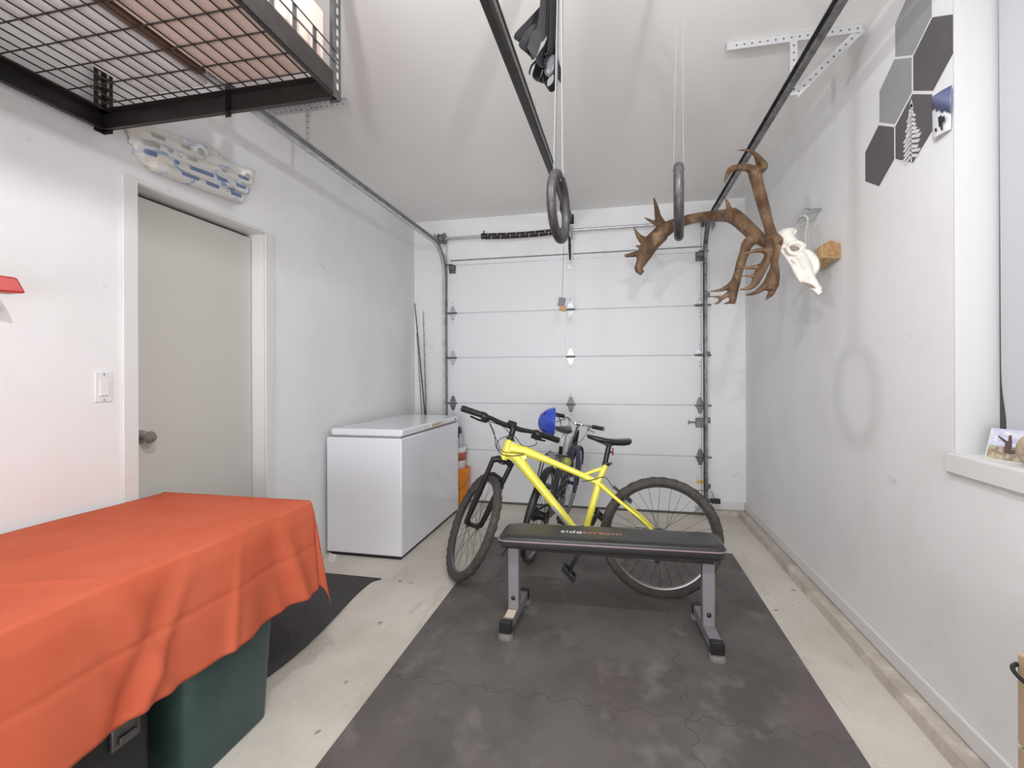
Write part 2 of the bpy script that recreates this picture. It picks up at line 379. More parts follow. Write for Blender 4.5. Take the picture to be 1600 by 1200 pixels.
# ------------------------------------------------------------------ floor coverings
MX0, MX1, MY0, MY1, MH = -0.955, 0.80, 0.75, 3.62, 0.012
seam = MB().box((MX0, MY0, 0), (MX1, MY1, MH))
fm = obj('rubber_floor_mat', seam, MAT, bevel=.003)
tag(fm, 'large scuffed black rubber gym mat lying under the weight bench', 'floor mat')
sm = MB()
def puzzle(p, q, n):
    p, q = Vector(p), Vector(q); d = q - p; w = Vector((-d.y, d.x, 0)).normalized(); pts = []
    for i in range(n * 8 + 1):
        t = i / (n * 8); k = math.sin(2 * PI * n * t)
        pts.append(p + d * t + w * 0.016 * max(-1, min(1, 2.2 * k)))
    return pts
for p, q, n in (((.26, MY0, MH), (.26, MY1, MH), 22), ((MX0, 1.86, MH), (MX1, 1.86, MH), 14)):
    sm.ribbon(puzzle(p, q, n), (0, 0, 1) if False else (1, 0, 0) if p[0] == q[0] else (0, 1, 0), .002, .0006)
obj('tile_seam', sm, M('mat_seam', (66, 62, 60), 0.9), fm)

dm = MB(); n = 24
for i in range(n):
    ya, yb = 1.70 + 1.045 * i / n, 1.70 + 1.045 * (i + 1) / n
    f = lambda y: -1.452 + .028 * math.sin((y - 1.7) * 5.2) + (.035 if y > 2.7 else 0) * (y - 2.7) / .045
    h = lambda y: .009 + .012 * max(0, math.sin((y - 1.75) * 4.2)) ** 2
    dm.add([(-2.0, ya, 0), (f(ya), ya, h(ya) - .009), (f(ya), ya, h(ya)), (-2.0, ya, .010), (-2.0, yb, 0), (f(yb), yb, h(yb) - .009), (f(yb), yb, h(yb)), (-2.0, yb, .010)],
           [(0, 1, 5, 4), (3, 7, 6, 2), (1, 2, 6, 5), (0, 4, 7, 3)] + ([(0, 3, 2, 1)] if i == 0 else []) + ([(4, 5, 6, 7)] if i == n - 1 else []))
tag(obj('doormat', dm, M('charcoal_doormat_pile', (70, 67, 69), 0.95, var=(150, (108, 104, 106), 0.52, 0.72), bump=(220, 0.5))), 'dark charcoal doormat on the concrete in front of the entry door', 'doormat')

# ------------------------------------------------------------------ folding table, cloth, things under it
TX0, TX1, TY0, TY1, TZ = -2.020, -1.268, -0.03, 1.790, 0.742
tb = thing('folding_table', 'white folding table hidden beneath the orange cloth', 'table', ((TX0 + TX1) / 2, (TY0 + TY1) / 2, 0))
obj('table_top', MB().box((TX0, TY0, TZ - .045), (TX1, TY1, TZ)), WHITE, tb, bevel=.01)
for x in (TX0 + .07, TX1 - .07):
    for y in (TY0 + .2, TY1 - .2):
        obj('leg', MB().tube([(x, y, TZ - .045), (x, y, .0)], .014, 12), GALVD, tb)
for y in (TY0 + .2, TY1 - .2):
    obj('cross_bar', MB().tube([(TX0 + .07, y, .22), (TX1 - .07, y, .22)], .011, 10), GALVD, tb)
cl = MB(); ov = 0.375; NU, NV = 64, 130
cz = TZ + .006
tw, tl = TX1 - TX0, TY1 - TY0
def cloth_pt(a, b):
    "a runs from the wall edge past the right table edge; b from the near edge past the far edge"
    ea, eb = a - tw, b - tl
    x, y, z = TX0 + min(a, tw), TY0 + min(b, tl), cz
    z += .0035 * noise.noise(Vector((x * 3.2, y * 2.4, .3))) + .0022 * math.sin(y * 6.2 + x * 9 + 2 * noise.noise(Vector((x * 2, y * 2, 4)))) - .0018
    for cx_, cy_, ax_, ay_, w_, h_ in ((-1.62, 1.15, .5, .87, .012, .005), (-1.45, .95, .95, .3, .014, .006), (-1.6, 1.45, .98, -.2, .010, .004), (-1.75, .80, .3, .95, .014, .005), (-1.5, 1.25, -.6, .8, .010, .004)):
        q1_ = (x - cx_) * ay_ - (y - cy_) * ax_; q2_ = (x - cx_) * ax_ + (y - cy_) * ay_
        z += h_ * math.exp(-(q1_ / w_) ** 2 - (q2_ / .16) ** 2)
    if ea <= 0 and eb <= 0: return Vector((x, y, z))
    ea, eb = max(ea, 0), max(eb, 0)
    rho = math.hypot(ea, eb); th = math.atan2(eb, ea)
    t = rho / ov
    fold = .010 * math.sin(y * 11 + 1.5 * math.sin(y * 4.3)) + .004 * math.sin(y * 31 + 2) if eb == 0 else .008 * math.sin(x * 17)
    both = ea > 0 and eb > 0
    if both: fold = .020 * math.cos(4 * (th - PI / 4)) * min(1, 4 * ea / ov) * min(1, 4 * eb / ov) + .008 * math.sin(y * 11 + 1.5 * math.sin(y * 4.3)) * math.cos(th) ** 8
    g = lambda c, w: math.exp(-((y - c) / w) ** 2)
    if not both and ea > 0: fold += 0.0186 * g(1.60 + .25 * ea, .035) - 0.0161 * g(1.52 + .3 * ea, .04) + 0.0136 * g(1.22 - .5 * ea, .025) - 0.0124 * g(1.15 - .5 * ea, .03) + 0.0149 * g(.98 + .35 * ea, .03) - 0.0112 * g(.90 + .3 * ea, .03) + 0.0099 * g(1.40 - .2 * ea, .018)
    if ea > 0: fold -= .006 * math.exp(-((ea - .19) / .007) ** 2)
    out = .006 + .010 * min(1, t * 6) + max(0, t) ** 1.1 * (.020 + fold * 1.3)
    z2 = cz - max(0, rho - .006) * (.99 if not both else .99 - .12 * math.sin(2 * th))
    return Vector((x + out * math.cos(th), y + out * math.sin(th), z2))
A_ = [tw * i / 50 for i in range(51)] + [tw + ov * (i / 40) for i in range(1, 41)]
B_ = [tl * i / 170 for i in range(171)] + [tl + ov * (i / 30) for i in range(1, 31)]
ws = [cloth_pt(a, b) for b in B_ for a in A_]; k = len(A_)
cl.add(ws, [(j * k + i, j * k + i + 1, (j + 1) * k + i + 1, (j + 1) * k + i) for j in range(len(B_) - 1) for i in range(k - 1)])
ORG = M('orange_cotton_cloth', (206, 104, 76), 0.85, spec=0.2, var=(5, (200, 94, 66), 0.4, 0.7), bump=((9, 5, 9), 0.25))
cloth = obj('tablecloth', cl, ORG, smooth=80)
sd = cloth.modifiers.new('thickness', 'SOLIDIFY'); sd.thickness = .0016; sd.offset = 1
tag(cloth, 'creased orange cloth draped over the table by the entry door', 'tablecloth')
p = at(519, 872, y=2.02)
obj('care_tag', MB().obox(p, (.018, 0, -.004), (0, .002, 0), (.006, 0, .018)), WHITE, cloth)['label'] = 'small white care tag'
# green tote
tt = thing('storage_tote', 'dark green scuffed plastic storage tote under the orange cloth', 'storage bin', (-1.512, 1.405, 0))
tp = MB(); prof = [(.86, 0), (.90, .004), (.99, .33), (1.0, .36)]
GRN = M('dark_green_tote_plastic', (62, 84, 80), 0.42, var=[(7, (52, 74, 72), 0.4, 0.7), (22, (150, 160, 152), 0.70, 0.78)])
def rrect(cx, cy, hx, hy, r, z, n=6):
    out = []
    for sx, sy, a0 in ((1, 1, 0), (-1, 1, 90), (-1, -1, 180), (1, -1, 270)):
        for i in range(n + 1):
            a = math.radians(a0 + 90 * i / n); out.append(Vector((cx + sx * (hx - r) + r * math.cos(a), cy + sy * (hy - r) + r * math.sin(a), z)))
    return out
def loft(rings, mb=None, cap=True):
    mb = mb or MB(); n = len(rings[0]); vs_ = [p for r in rings for p in r]; k = len(rings)
    fs = [(i * n + j, i * n + (j + 1) % n, (i + 1) * n + (j + 1) % n, (i + 1) * n + j) for i in range(k - 1) for j in range(n)]
    if cap: fs += [tuple(range(n))[::-1], tuple((k - 1) * n + j for j in range(n))]
    return mb.add(vs_, fs)
obj('tote_body', loft([rrect(-1.512, 1.405, .215, .165, .05, .0), rrect(-1.512, 1.405, .225, .175, .05, .006), rrect(-1.512, 1.405, .243, .192, .05, .40)]), GRN, tt)
obj('tote_lid', loft([rrect(-1.512, 1.405, .246, .196, .055, .385), rrect(-1.512, 1.405, .249, .199, .055, .40), rrect(-1.512, 1.405, .244, .194, .055, .425)]), GRN, tt)
tc = thing('tool_case', 'black case with a grey latch standing beside the green tote', 'case', (-1.55, .92, 0))
obj('case_body', MB().box((-1.80, .66, 0), (-1.33, 1.14, .40)), M('black_case_plastic', (28, 28, 30), 0.5), tc, bevel=.02, seg=3)
obj('latch', MB().box((-1.33, 1.02, .27), (-1.318, 1.10, .335)).box((-1.318, 1.035, .28), (-1.310, 1.085, .30)), GALVD, tc, bevel=.003)

# ------------------------------------------------------------------ chest freezer
FX0, FX1, FY0, FY1 = -2.022, -1.444, 3.054, 4.27
fz = thing('chest_freezer', 'white chest freezer standing against the left wall', 'freezer', ((FX0 + FX1) / 2, (FY0 + FY1) / 2, 0))
obj('freezer_body', MB().box((FX0, FY0, .022), (FX1, FY1, .838)), FRZ, fz, bevel=.008)
obj('freezer_lid', MB().box((FX0 + .03, FY0 + .008, .850), (FX1 + .002, FY1 - .01, .900)), FRZ, fz, bevel=.012, seg=3)
obj('lid_gasket', MB().box((FX0 + .03, FY0 + .02, .836), (FX1 - .016, FY1 - .02, .852)), M('grey_gasket', (150, 146, 142), 0.7), fz)
obj('freezer_base', MB().box((FX0 + .02, FY0 + .012, 0), (FX1 - .012, FY1 - .02, .024)), BLK, fz)
yb0, yb1 = at(672, 668, x=FX1).y, at(690, 662, x=FX1).y
bg = obj('badge', MB().box((FX1 - .002, yb0, .858), (FX1 + .008, yb1, .892)), M('ivory_badge', (232, 222, 206), 0.4), fz, bevel=.003)
obj('badge_print', MB().box((FX1 + .008, yb0 + .03, .868), (FX1 + .0086, yb1 - .05, .882)), M('badge_gold', (196, 172, 132), 0.4), bg)
yl = at(711, 656, x=FX1).y
obj('lid_lock', MB().lathe([(.009, 0), (.009, .004), (.004, .006)], (FX1 + .001, yl, .872), (1, 0, 0), 14), BLK, fz)
# buckets behind the freezer
bc = at(733, 760, y=4.44); bx = bc.x - .135; by = 4.44
bk = thing('orange_bucket', 'orange plastic bucket on the floor behind the chest freezer', 'bucket', (bx, by, 0))
OR2 = M('orange_bucket_plastic', (228, 138, 38), 0.4)
obj('bucket_body', MB().lathe([(.115, .0), (.118, .004), (.128, .27), (.136, .275), (.130, .29), (.137, .295), (.131, .31), (.138, .315), (.132, .33), (.139, .335), (.139, .365)], (bx, by, 0), n=36), OR2, bk)
obj('bucket_lid', MB().lathe([(.143, .352), (.143, .374), (.128, .378), (.120, .372)], (bx, by, 0), n=36), OR2, bk)
hb = MB(); hp = []
for i in range(17):
    a = PI * i / 16; hp.append((bx + .142 * math.cos(a), by - .02 - .11 * math.sin(a) * .55 - .05 * math.sin(a), .30 - .13 * math.sin(a)))
obj('wire_handle', hb.tube(hp, .003, 6), GALVD, bk)
tub = thing('white_tub', 'white tub with a red label stacked on the orange bucket', 'tub', (bx - .01, by, .374))
obj('tub_body', MB().lathe([(.098, .3725), (.100, .376), (.108, .55)], (bx - .008, by, 0), n=32), WHITE, tub)
obj('tub_lid', MB().lathe([(.112, .545), (.112, .572), (.105, .575)], (bx - .008, by, 0), n=32), WHITE, tub)
lbm = MB()
vs_ = []
for i in range(17):
    a = -1.5 + 1.9 * i / 16
    for z in (.455, .53): vs_.append((bx - .008 + (.1035 + (z - .376) * .046 + .0015) * math.cos(a), by + (.1035 + (z - .376) * .046 + .0015) * math.sin(a), z))
lbm.add(vs_, [(2 * i, 2 * i + 2, 2 * i + 3, 2 * i + 1) for i in range(16)])
o = obj('tub_label', lbm, M('rust_red_label', (176, 96, 70), 0.5), tub); s_ = o.modifiers.new('thickness', 'SOLIDIFY'); s_.thickness = .001
p = at(718, 680, y=4.40)
sp = thing('spray_bottle', 'small black topped bottle standing on the white tub', 'bottle', (p.x, by, .575))
obj('bottle_body', MB().lathe([(.030, .5745), (.032, .58), (.032, .66), (.014, .70), (.013, .715)], (p.x - .006, 4.42, 0), n=20), M('grey_bottle_plastic', (190, 190, 192), 0.3), sp)
obj('trigger_head', MB().box((p.x - .022, 4.37, .712), (p.x + .012, 4.44, .75)).box((p.x - .016, 4.36, .745), (p.x + .008, 4.43, .775)).box((p.x - .01, 4.372, .672), (p.x + .004, 4.384, .714)), BLK, sp, bevel=.004)

# fishing rods in the corner
def rod(tip, low, base_z, label, col, thick, reel):
    tip, low = Vector(tip), Vector(low); d = (low - tip); base = tip + d * ((tip.z - base_z) / (tip.z - low.z))
    t = thing('fishing_rod', label, 'fishing rod', base, 'fishing rods in the back corner')
    rm = M('rod_blank', col, 0.35)
    L = [tip.lerp(base, i / 12) for i in range(13)]
    obj('rod_blank', MB().tube(L, [thick * (.5 + .9 * i / 12) for i in range(13)], 8), rm, t)
    for i in range(1, 9):
        c = tip.lerp(base, .015 + .055 * i); dd = (base - tip).normalized(); sdv = Vector((.8, -.6, 0))
        obj('line_guide', MB().tube([c + sdv * (.010 + .006 * math.cos(a * PI / 5)) + Vector((0, 0, .006 * math.sin(a * PI / 5))) for a in range(10)], .0014, 5, closed=True).tube([c, c + sdv * .006], .0018, 5), BLK, t)
    obj('grip', MB().tube([tip.lerp(base, .72), tip.lerp(base, .995)], .012, 10), BLK, t)
    if reel:
        c = tip.lerp(base, .66) + Vector((.03, -.03, 0))
        rl = obj('reel', MB().lathe([(.022, -.03), (.024, -.028), (.018, -.02), (.018, .02), (.024, .028), (.022, .03)], c, (0, 0, 1), 16), GALVD, t)
        obj('reel_foot', MB().bar(c, tip.lerp(base, .66), .01, .02), BLK, rl)
rod(at(648, 474, y=4.60), at(664, 648, y=4.50), 0, 'black fishing rod with guides, the tallest of those in the corner', (38, 36, 36), .0085, True)
rod(at(651, 520, y=4.60), at(659, 648, y=4.46), 0, 'grey fishing rod leaning left of the tallest rod in the corner', (110, 108, 106), .006, False)
rod(at(661, 486, y=4.62), at(665.5, 640, y=4.56), 0, 'thin dark fishing rod standing most upright in the corner', (60, 58, 58), .0055, False)

# ------------------------------------------------------------------ weight bench
bn = thing('weight_bench', 'flat black padded weight bench with grey legs on the rubber mat', 'bench', (-.04, 2.41, MH))
xa, xb = -.572, .495
def pad_ring(z, inset):
    pts = []
    hx, hy, r = (xb - xa) / 2 - inset, .127 - inset, .045
    for p in rrect(0, 0, hx, hy, r, z, 6):
        fx = 1.0 - .14 * max(0, abs(p.x) / hx - .55) / .45 * 0.5
        pts.append(Vector((p.x + (xa + xb) / 2, p.y * fx + 2.416 + .045 * p.x, z)))
    return pts
VIN = M('black_vinyl', (46, 44, 44), 0.34, var=(6, (54, 52, 51), 0.4, 0.7), bump=(160, 0.05))
obj('seat_pad', loft([pad_ring(.426, .014), pad_ring(.430, .004), pad_ring(.440, 0), pad_ring(.466, 0), pad_ring(.477, .003), pad_ring(.484, .010), pad_ring(.4885, .022), pad_ring(.4905, .040)]), VIN, bn, smooth=60)
pp = pad_ring(.4655, -.0015)
obj('piping', MB().tube(pp, .0035, 8, closed=True), M('mauve_piping', (150, 126, 138), 0.35), bn)
obj('support_rail', MB().box((-.53, 2.385, .385), (.45, 2.435, .427)), BLKM, bn, bevel=.003)
obj('pad_board', MB().box((xa + .03, 2.34, .418), (xb - .03, 2.49, .428)), BLK, bn)
for x, dy in ((-.512, 0), (.425, .02)):
    yc = 2.40 + dy
    lg = obj('leg', MB().box((x - .028, yc - .028, .085), (x + .028, yc + .028, .42)), GREYP, bn, bevel=.005)
    obj('bolt', MB().lathe([(.011, 0), (.011, .004), (.005, .008)], (x, yc - .028, .145), (0, -1, 0), 14), BLK, lg)
    tilt = .010 if x < 0 else -.012
    fr = MB().bar((x - tilt * 1.0, 2.245 + dy, .062), (x + tilt, 2.60 + dy, .062), .052, .05)
    ft = obj('foot_rail', fr, GREYP, bn, bevel=.004)
    for sg, yy in ((-1, 2.245 + dy), (1, 2.60 + dy)):
        xx = x + tilt * sg
        obj('end_cap', MB().box((xx - .029, yy - .016, .034), (xx + .029, yy + .022, .090)).box((xx - .02, yy - .019 if sg < 0 else yy + .022, .042), (xx + .02, yy - .016 if sg < 0 else yy + .025, .082)), BLK, ft, bevel=.004)
        obj('foot_pad', loft([rrect(xx, yy - sg * -.004, .037, .030, .028, MH - .0005), rrect(xx, yy + sg * .004, .038, .031, .028, MH + .012), rrect(xx, yy + sg * .004, .032, .026, .024, .037)]), M('grey_rubber_foot', (126, 122, 120), 0.5), ft)
    if x < 0: obj('warning_sticker', MB().box((x - .025, 2.285, .0872), (x + .018, 2.365, .0882)), M('sticker_paper', (226, 212, 190), 0.5), ft)
for word, x0, cc in (('side', -.275, (238, 236, 234)), ('stream', -.165, (196, 120, 104))):
    vs2, fs2 = text_mesh(word, .062, .0004)
    mb = MB().add([(x0 + v.x * 1.12, 2.395 + v.y * .85 + .045 * (x0 + v.x * 1.12), .4908 + v.z) for v in vs2], fs2)
    obj('lettering', mb, M('logo_ink_' + word, cc, 0.4), bn, smooth=0)

# ------------------------------------------------------------------ mountain bike
BO, BNRM = Vector((.26, 2.84, 0)), Vector((0, 1, -.08))
def bp(u, v, off=0.0):
    "point of the bike's own middle plane; off moves it sideways (towards the camera when negative)"
    d = ray(u, v); o = Vector((0, 0, EYE)); t = (BO - o).dot(BNRM) / d.dot(BNRM)
    return o + d * t + BNRM.normalized() * off
BK = thing('mountain_bike', 'yellow hardtail mountain bike parked behind the weight bench', 'bicycle', (-.30, 2.85, 0))
def wheel(name, hub, ax, R, tr, parent, nsp, hubw, knobs, tmat, rimc, rimw=.011):
    ax = Vector(ax).normalized()
    e1 = ax.cross(Vector((0, 0, 1))).normalized(); e2 = ax.cross(e1)
    P = lambda r, a, o: hub + e1 * r * math.cos(a) + e2 * r * math.sin(a) + ax * o
    Rc = R - tr
    mb = MB(); NA, NB = (132, 20) if knobs else (72, 14); vs_ = []
    for i in range(NA):
        a = 2 * PI * i / NA
        for j in range(NB):
            b = 2 * PI * j / NB; rr = tr * .90
            ph = math.atan2(math.sin(b), math.cos(b))
            if knobs and abs(ph) < 1.25 and ((i // 2 + (j // 2)) % 2 == 0): rr = tr * 1.08
            vs_.append(P(Rc + rr * math.cos(b), a, rr * math.sin(b)))
    mb.add(vs_, [(i * NB + j, i * NB + (j + 1) % NB, ((i + 1) % NA) * NB + (j + 1) % NB, ((i + 1) % NA) * NB + j) for i in range(NA) for j in range(NB)])
    w = obj(name, mb, tmat, parent, smooth=25 if knobs else 60)
    Rr = Rc - tr * .72; prof = [(Rr + .012, -rimw), (Rr + .012, rimw), (Rr, rimw), (Rr - .012, rimw * .55), (Rr - .012, -rimw * .55), (Rr, -rimw)]
    mb = MB(); NA = 96; k = len(prof)
    mb.add([P(r, 2 * PI * i / NA, o) for i in range(NA) for r, o in prof], [(i * k + j, i * k + (j + 1) % k, ((i + 1) % NA) * k + (j + 1) % k, ((i + 1) % NA) * k + j) for i in range(NA) for j in range(k)])
    obj('rim', mb, rimc, w, smooth=35)
    obj('hub', MB().lathe([(.008, -hubw - .012), (.008, -hubw), (.026, -hubw + .002), (.026, -hubw + .006), (.014, -hubw + .012), (.014, hubw - .012), (.026, hubw - .006), (.026, hubw - .002), (.008, hubw), (.008, hubw + .012)], hub, ax, 18), BLK, w)
    for i in range(nsp):
        a = 2 * PI * i / nsp; sg = 1 if i % 2 else -1; sh = (.9 if (i // 2) % 2 else -.9)
        obj('spoke', MB().tube([P(.024, a + sh, sg * (hubw - .004)), P(Rr - .010, a, 0)], .0011, 4, caps=False), SPOKE, w)
    return w
RH = bp(1032, 839)
bax = BNRM.normalized()
RIMM = M('dark_rim_with_machined_edge', (120, 118, 117), 0.25, 0.85)
wheel('rear_wheel', RH, bax, .340, .027, BK, 28, .045, True, RUBBER, RIMM)
HL, HR = at(722, 638, y=2.76), at(872, 688, y=3.10)
nax = (HR - HL).normalized()
FH = at(739, 823, y=2.90) + Vector((0, 0, .010))
wheel('front_wheel', FH, nax + Vector((0, 0, -.09)), .340, .028, BK, 28, .038, True, RUBBER, RIMM)
# frame
HT, HB = bp(797, 686), bp(786.5, 717); BB = bp(912, 846); ST = bp(947.5, 724); SJ = bp(935, 752)
fr = MB()
fr.tube([HT, HB], [.026, .028], 14)
fr.prism([bp(797, 690, -.016), bp(818, 698, -.014), bp(824, 716, -.014), bp(806, 722, -.016), bp(789, 714, -.016)], BNRM.normalized() * .032)
fr.tube([bp(800, 701), bp(822, 705), bp(860, 721), bp(900, 738), bp(936, 755)], [.036, .029, .020, .018, .018], 14)
fr.tube([bp(791, 706), bp(808, 715), bp(830, 743), bp(860, 780), BB], [.030, .034, .029, .026, .026], 14)
fr.tube([ST, SJ, bp(934, 762), bp(919, 814), BB], [.018, .018, .022, .020, .021], 14)
fr.tube([bp(907, 744), bp(925, 737), bp(944, 731)], [.010, .011, .012], 10)
fr.lathe([(.022, -.036), (.022, .036)], BB, bax, 16)
for sg in (-1, 1):
    o1, o2, o3 = sg * .016, sg * .040, sg * .066
    fr.tube([bp(936, 755, o1), bp(960, 775, o2), bp(1000, 807, sg * .058), bp(1027, 834, o3)], [.013, .011, .009, .010], 10)
    fr.tube([BB + bax * sg * .02, BB.lerp(RH, .3) + bax * sg * .045, RH + bax * sg * .066], [.012, .010, .010], 10)
    fr.obox(RH + bax * sg * .066, (.018, 0, -.006), bax * .003, (0, 0, .016))
frame = obj('frame', fr, YEL, BK, smooth=50)
dc = MB().tube([bp(820, 701.5, -.012), bp(845, 713.5, -.010), bp(858, 720, -.010)], [.0125, .0125, .0105], 8)
obj('frame_decal', dc, M('bronze_decal', (150, 108, 92), 0.4), frame)
dl = MB()
for a, b in (((863, 790), (893, 823)),): dl.bar(bp(*a, -.0215), bp(*b, -.0215), .016, .008, up=bax)
obj('downtube_decal', dl, M('grey_decal', (150, 152, 166), 0.4), frame)
for sg in (-1, 1): obj('frame_collar', MB().lathe([(.027, -.004), (.027, .004)], (HT if sg > 0 else HB), (HT - HB), 16), BLK, frame)
# fork
sax = (HT - HB).normalized(); wv = nax.cross(sax).normalized()  # wheel travel direction
crown = HB - sax * .022
off = (FH - crown); off = off - sax * off.dot(sax); off = off - nax * off.dot(nax)
fk = MB()
fk.tube([HB + sax * .005, crown - sax * .01], .022, 12)
lw = .064
fdir = (FH - crown); fdir -= nax * fdir.dot(nax); fdir.normalize()
cL, cR = crown - nax * lw, crown + nax * lw
fk.tube([cL - fdir * .022, cL + fdir * .002, crown - nax * .03 - fdir * .015, crown - fdir * .018, crown + nax * .03 - fdir * .015, cR + fdir * .002, cR - fdir * .022][1:6], [.019, .021, .023, .021, .019], 12)
fork = obj('fork_crown', fk, BLK, BK, smooth=60)
for sg in (-1, 1):
    top = crown + nax * sg * lw; bot = FH + nax * sg * (.050)
    obj('stanchion', MB().tube([top - fdir * .012, top.lerp(bot, .36)], .0155, 14), BLK, fork)
    obj('fork_lower', MB().tube([top.lerp(bot, .33), top.lerp(bot, .36), top.lerp(bot, .65), top.lerp(bot, .96), bot], [.022, .021, .020, .016, .013], 14), BLK, fork)
hd = -wv if (-wv).dot(Vector((-1, .8, 0))) > 0 else wv
a0 = crown.lerp(FH, .345)
obj('fork_arch', MB().tube([a0 - nax * lw + hd * .015, a0 - nax * .05 + hd * .035 - fdir * .045, a0 + hd * .04 - fdir * .062, a0 + nax * .05 + hd * .035 - fdir * .045, a0 + nax * lw + hd * .015], [.012, .011, .010, .011, .012], 10), BLK, fork)
# cockpit
HC = (HL + HR) / 2; ste = HT + sax * .055
obj('stem', MB().tube([HT + sax * .002, ste + sax * .012], .018, 14).tube([ste, HC], [.018, .019], 12).lathe([(.025, -.024), (.025, .024)], HC, nax, 16), BLK, BK, smooth=50)
hb = MB(); bpts = [HL, HL.lerp(HC, .55), HL.lerp(HC, .80), HC, HR.lerp(HC, .80), HR.lerp(HC, .55), HR]
rise = Vector((0, 0, -.012)); bpts[2] = bpts[2] + rise; bpts[3] = bpts[3] + rise; bpts[4] = bpts[4] + rise
hbo = obj('handlebar', hb.tube(bpts, [.0125, .013, .0155, .017, .0155, .013, .0125], 12), BLK, BK, smooth=60)
for E_, sg in ((HL, 1), (HR, -1)):
    obj('grip', MB().tube([E_ - nax * sg * .004, E_ + nax * sg * .01, E_ + nax * sg * .12, E_ + nax * sg * .125], [.019, .0195, .0185, .020], 12), BLK, hbo)
    s1 = E_ + nax * sg * .150
    obj('shifter', MB().ball(s1 + Vector((0, 0, -.004)), nax * .036, hd * .034, Vector((0, 0, .028)), 14, 8).tube([s1 + nax * sg * .02 + hd * .012, s1 + nax * sg * .05 + hd * .02 + Vector((0, 0, -.012))], [.012, .008], 8), BLK, hbo)
    b1 = E_ + nax * sg * .175 + hd * .02 + Vector((0, 0, -.022))
    obj('brake_lever', MB().tube([b1, b1 + hd * .03 + Vector((0, 0, -.016)), b1 - nax * sg * .05 + hd * .045 + Vector((0, 0, -.022)), b1 - nax * sg * .105 + hd * .043 + Vector((0, 0, -.016))], [.013, .010, .007, .006], 8).tube([E_ + nax * sg * .175, b1], .011, 8), BLK, hbo)
def cable(pts, r=.0025):
    P = [Vector(p) for p in pts]; out = []
    for i in range(len(P) - 1):
        p0, p1, p2, p3 = P[max(i - 1, 0)], P[i], P[i + 1], P[min(i + 2, len(P) - 1)]
        for k in range(8):
            t = k / 8; out.append(.5 * ((2 * p1) + (p2 - p0) * t + (2 * p0 - 5 * p1 + 4 * p2 - p3) * t * t + (3 * p1 - p0 - 3 * p2 + p3) * t ** 3))
    out.append(P[-1]); return MB().tube(out, r, 6)
sL, sR = HL + nax * .18, HR - nax * .18
obj('cable', cable([sL + Vector((0, 0, -.03)), at(772, 675, y=2.80), at(776, 700, y=2.80), at(790, 712, y=2.85), at(819, 711, y=2.875)]), BLK, BK)
obj('cable', cable([sL + Vector((0, 0, -.03)), at(777, 690, y=2.80), at(785, 705, y=2.83), at(805, 708, y=2.855), at(819, 709, y=2.875)]), BLK, BK)
obj('cable', cable([sR + Vector((0, 0, -.03)), at(838, 694, y=2.96), at(818, 697, y=2.90), at(803, 682, y=2.87), at(785, 684, y=2.86), at(776, 694, y=2.85), at(780, 704, y=2.85)]), BLK, BK)
obj('cable', cable([bp(910, 752, -.022), bp(925, 749, -.024), bp(945, 745, -.022), bp(956, 757, -.05), bp(958, 762, -.05)]), BLK, BK)
obj('cable', cable([HL + nax * .17 + Vector((0, 0, -.025)), at(788, 668, y=2.82), at(805, 690, y=2.88)]), BLK, BK)
# saddle and post
obj('seat_clamp', MB().lathe([(.024, -.008), (.024, .008)], ST, (SJ - ST), 16).box(ST + Vector((.015, -.01, -.006)), ST + Vector((.034, .01, .006))), BLK, BK)
SC0 = bp(952, 693)
obj('seatpost', MB().tube([ST + (SJ - ST) * .3, SC0], .0155, 14), BLK, BK)
obj('saddle_clamp', MB().box(SC0 + Vector((-.028, -.022, -.012)), SC0 + Vector((.028, .022, .014))), BLK, BK, bevel=.006)
sn, stl = bp(917, 683), bp(987, 691)
rings = []
for t, w, hu, hd_ in ((0, .008, .006, .008), (.04, .018, .012, .014), (.2, .022, .014, .018), (.45, .030, .013, .022), (.65, .050, .013, .026), (.82, .068, .015, .026), (.95, .066, .016, .022), (1.0, .045, .008, .010)):
    c = sn.lerp(stl, t) + Vector((0, 0, .008 - .014 * math.sin(PI * t)))
    rings.append([c + Vector((0, 1, 0)) * w * math.cos(2 * PI * j / 16) + Vector((0, 0, 1)) * (hu if math.sin(2 * PI * j / 16) > 0 else hd_) * math.sin(2 * PI * j / 16) for j in range(16)])
sdl = obj('saddle', loft(rings), M('black_saddle_vinyl', (36, 35, 36), 0.3), BK, smooth=60)
for sg in (-1, 1):
    y = Vector((0, sg * .022, 0))
    obj('saddle_rail', MB().tube([sn.lerp(stl, .18) + y * .5 + Vector((0, 0, -.012)), SC0 + y + Vector((-.035, 0, .0)), SC0 + y + Vector((.03, 0, .002)), sn.lerp(stl, .88) + y + Vector((0, 0, -.012))], .0038, 8), BLK, sdl)
rf = obj('reflector', MB().box(bp(957, 707) + Vector((-.002, -.018, -.018)), bp(957, 707) + Vector((.006, .018, .028))), M('red_reflector', (150, 44, 44), 0.25), BK, bevel=.004)
obj('reflector_bracket', MB().tube([bp(949, 705), bp(957, 707)], .006, 8), BLK, rf)
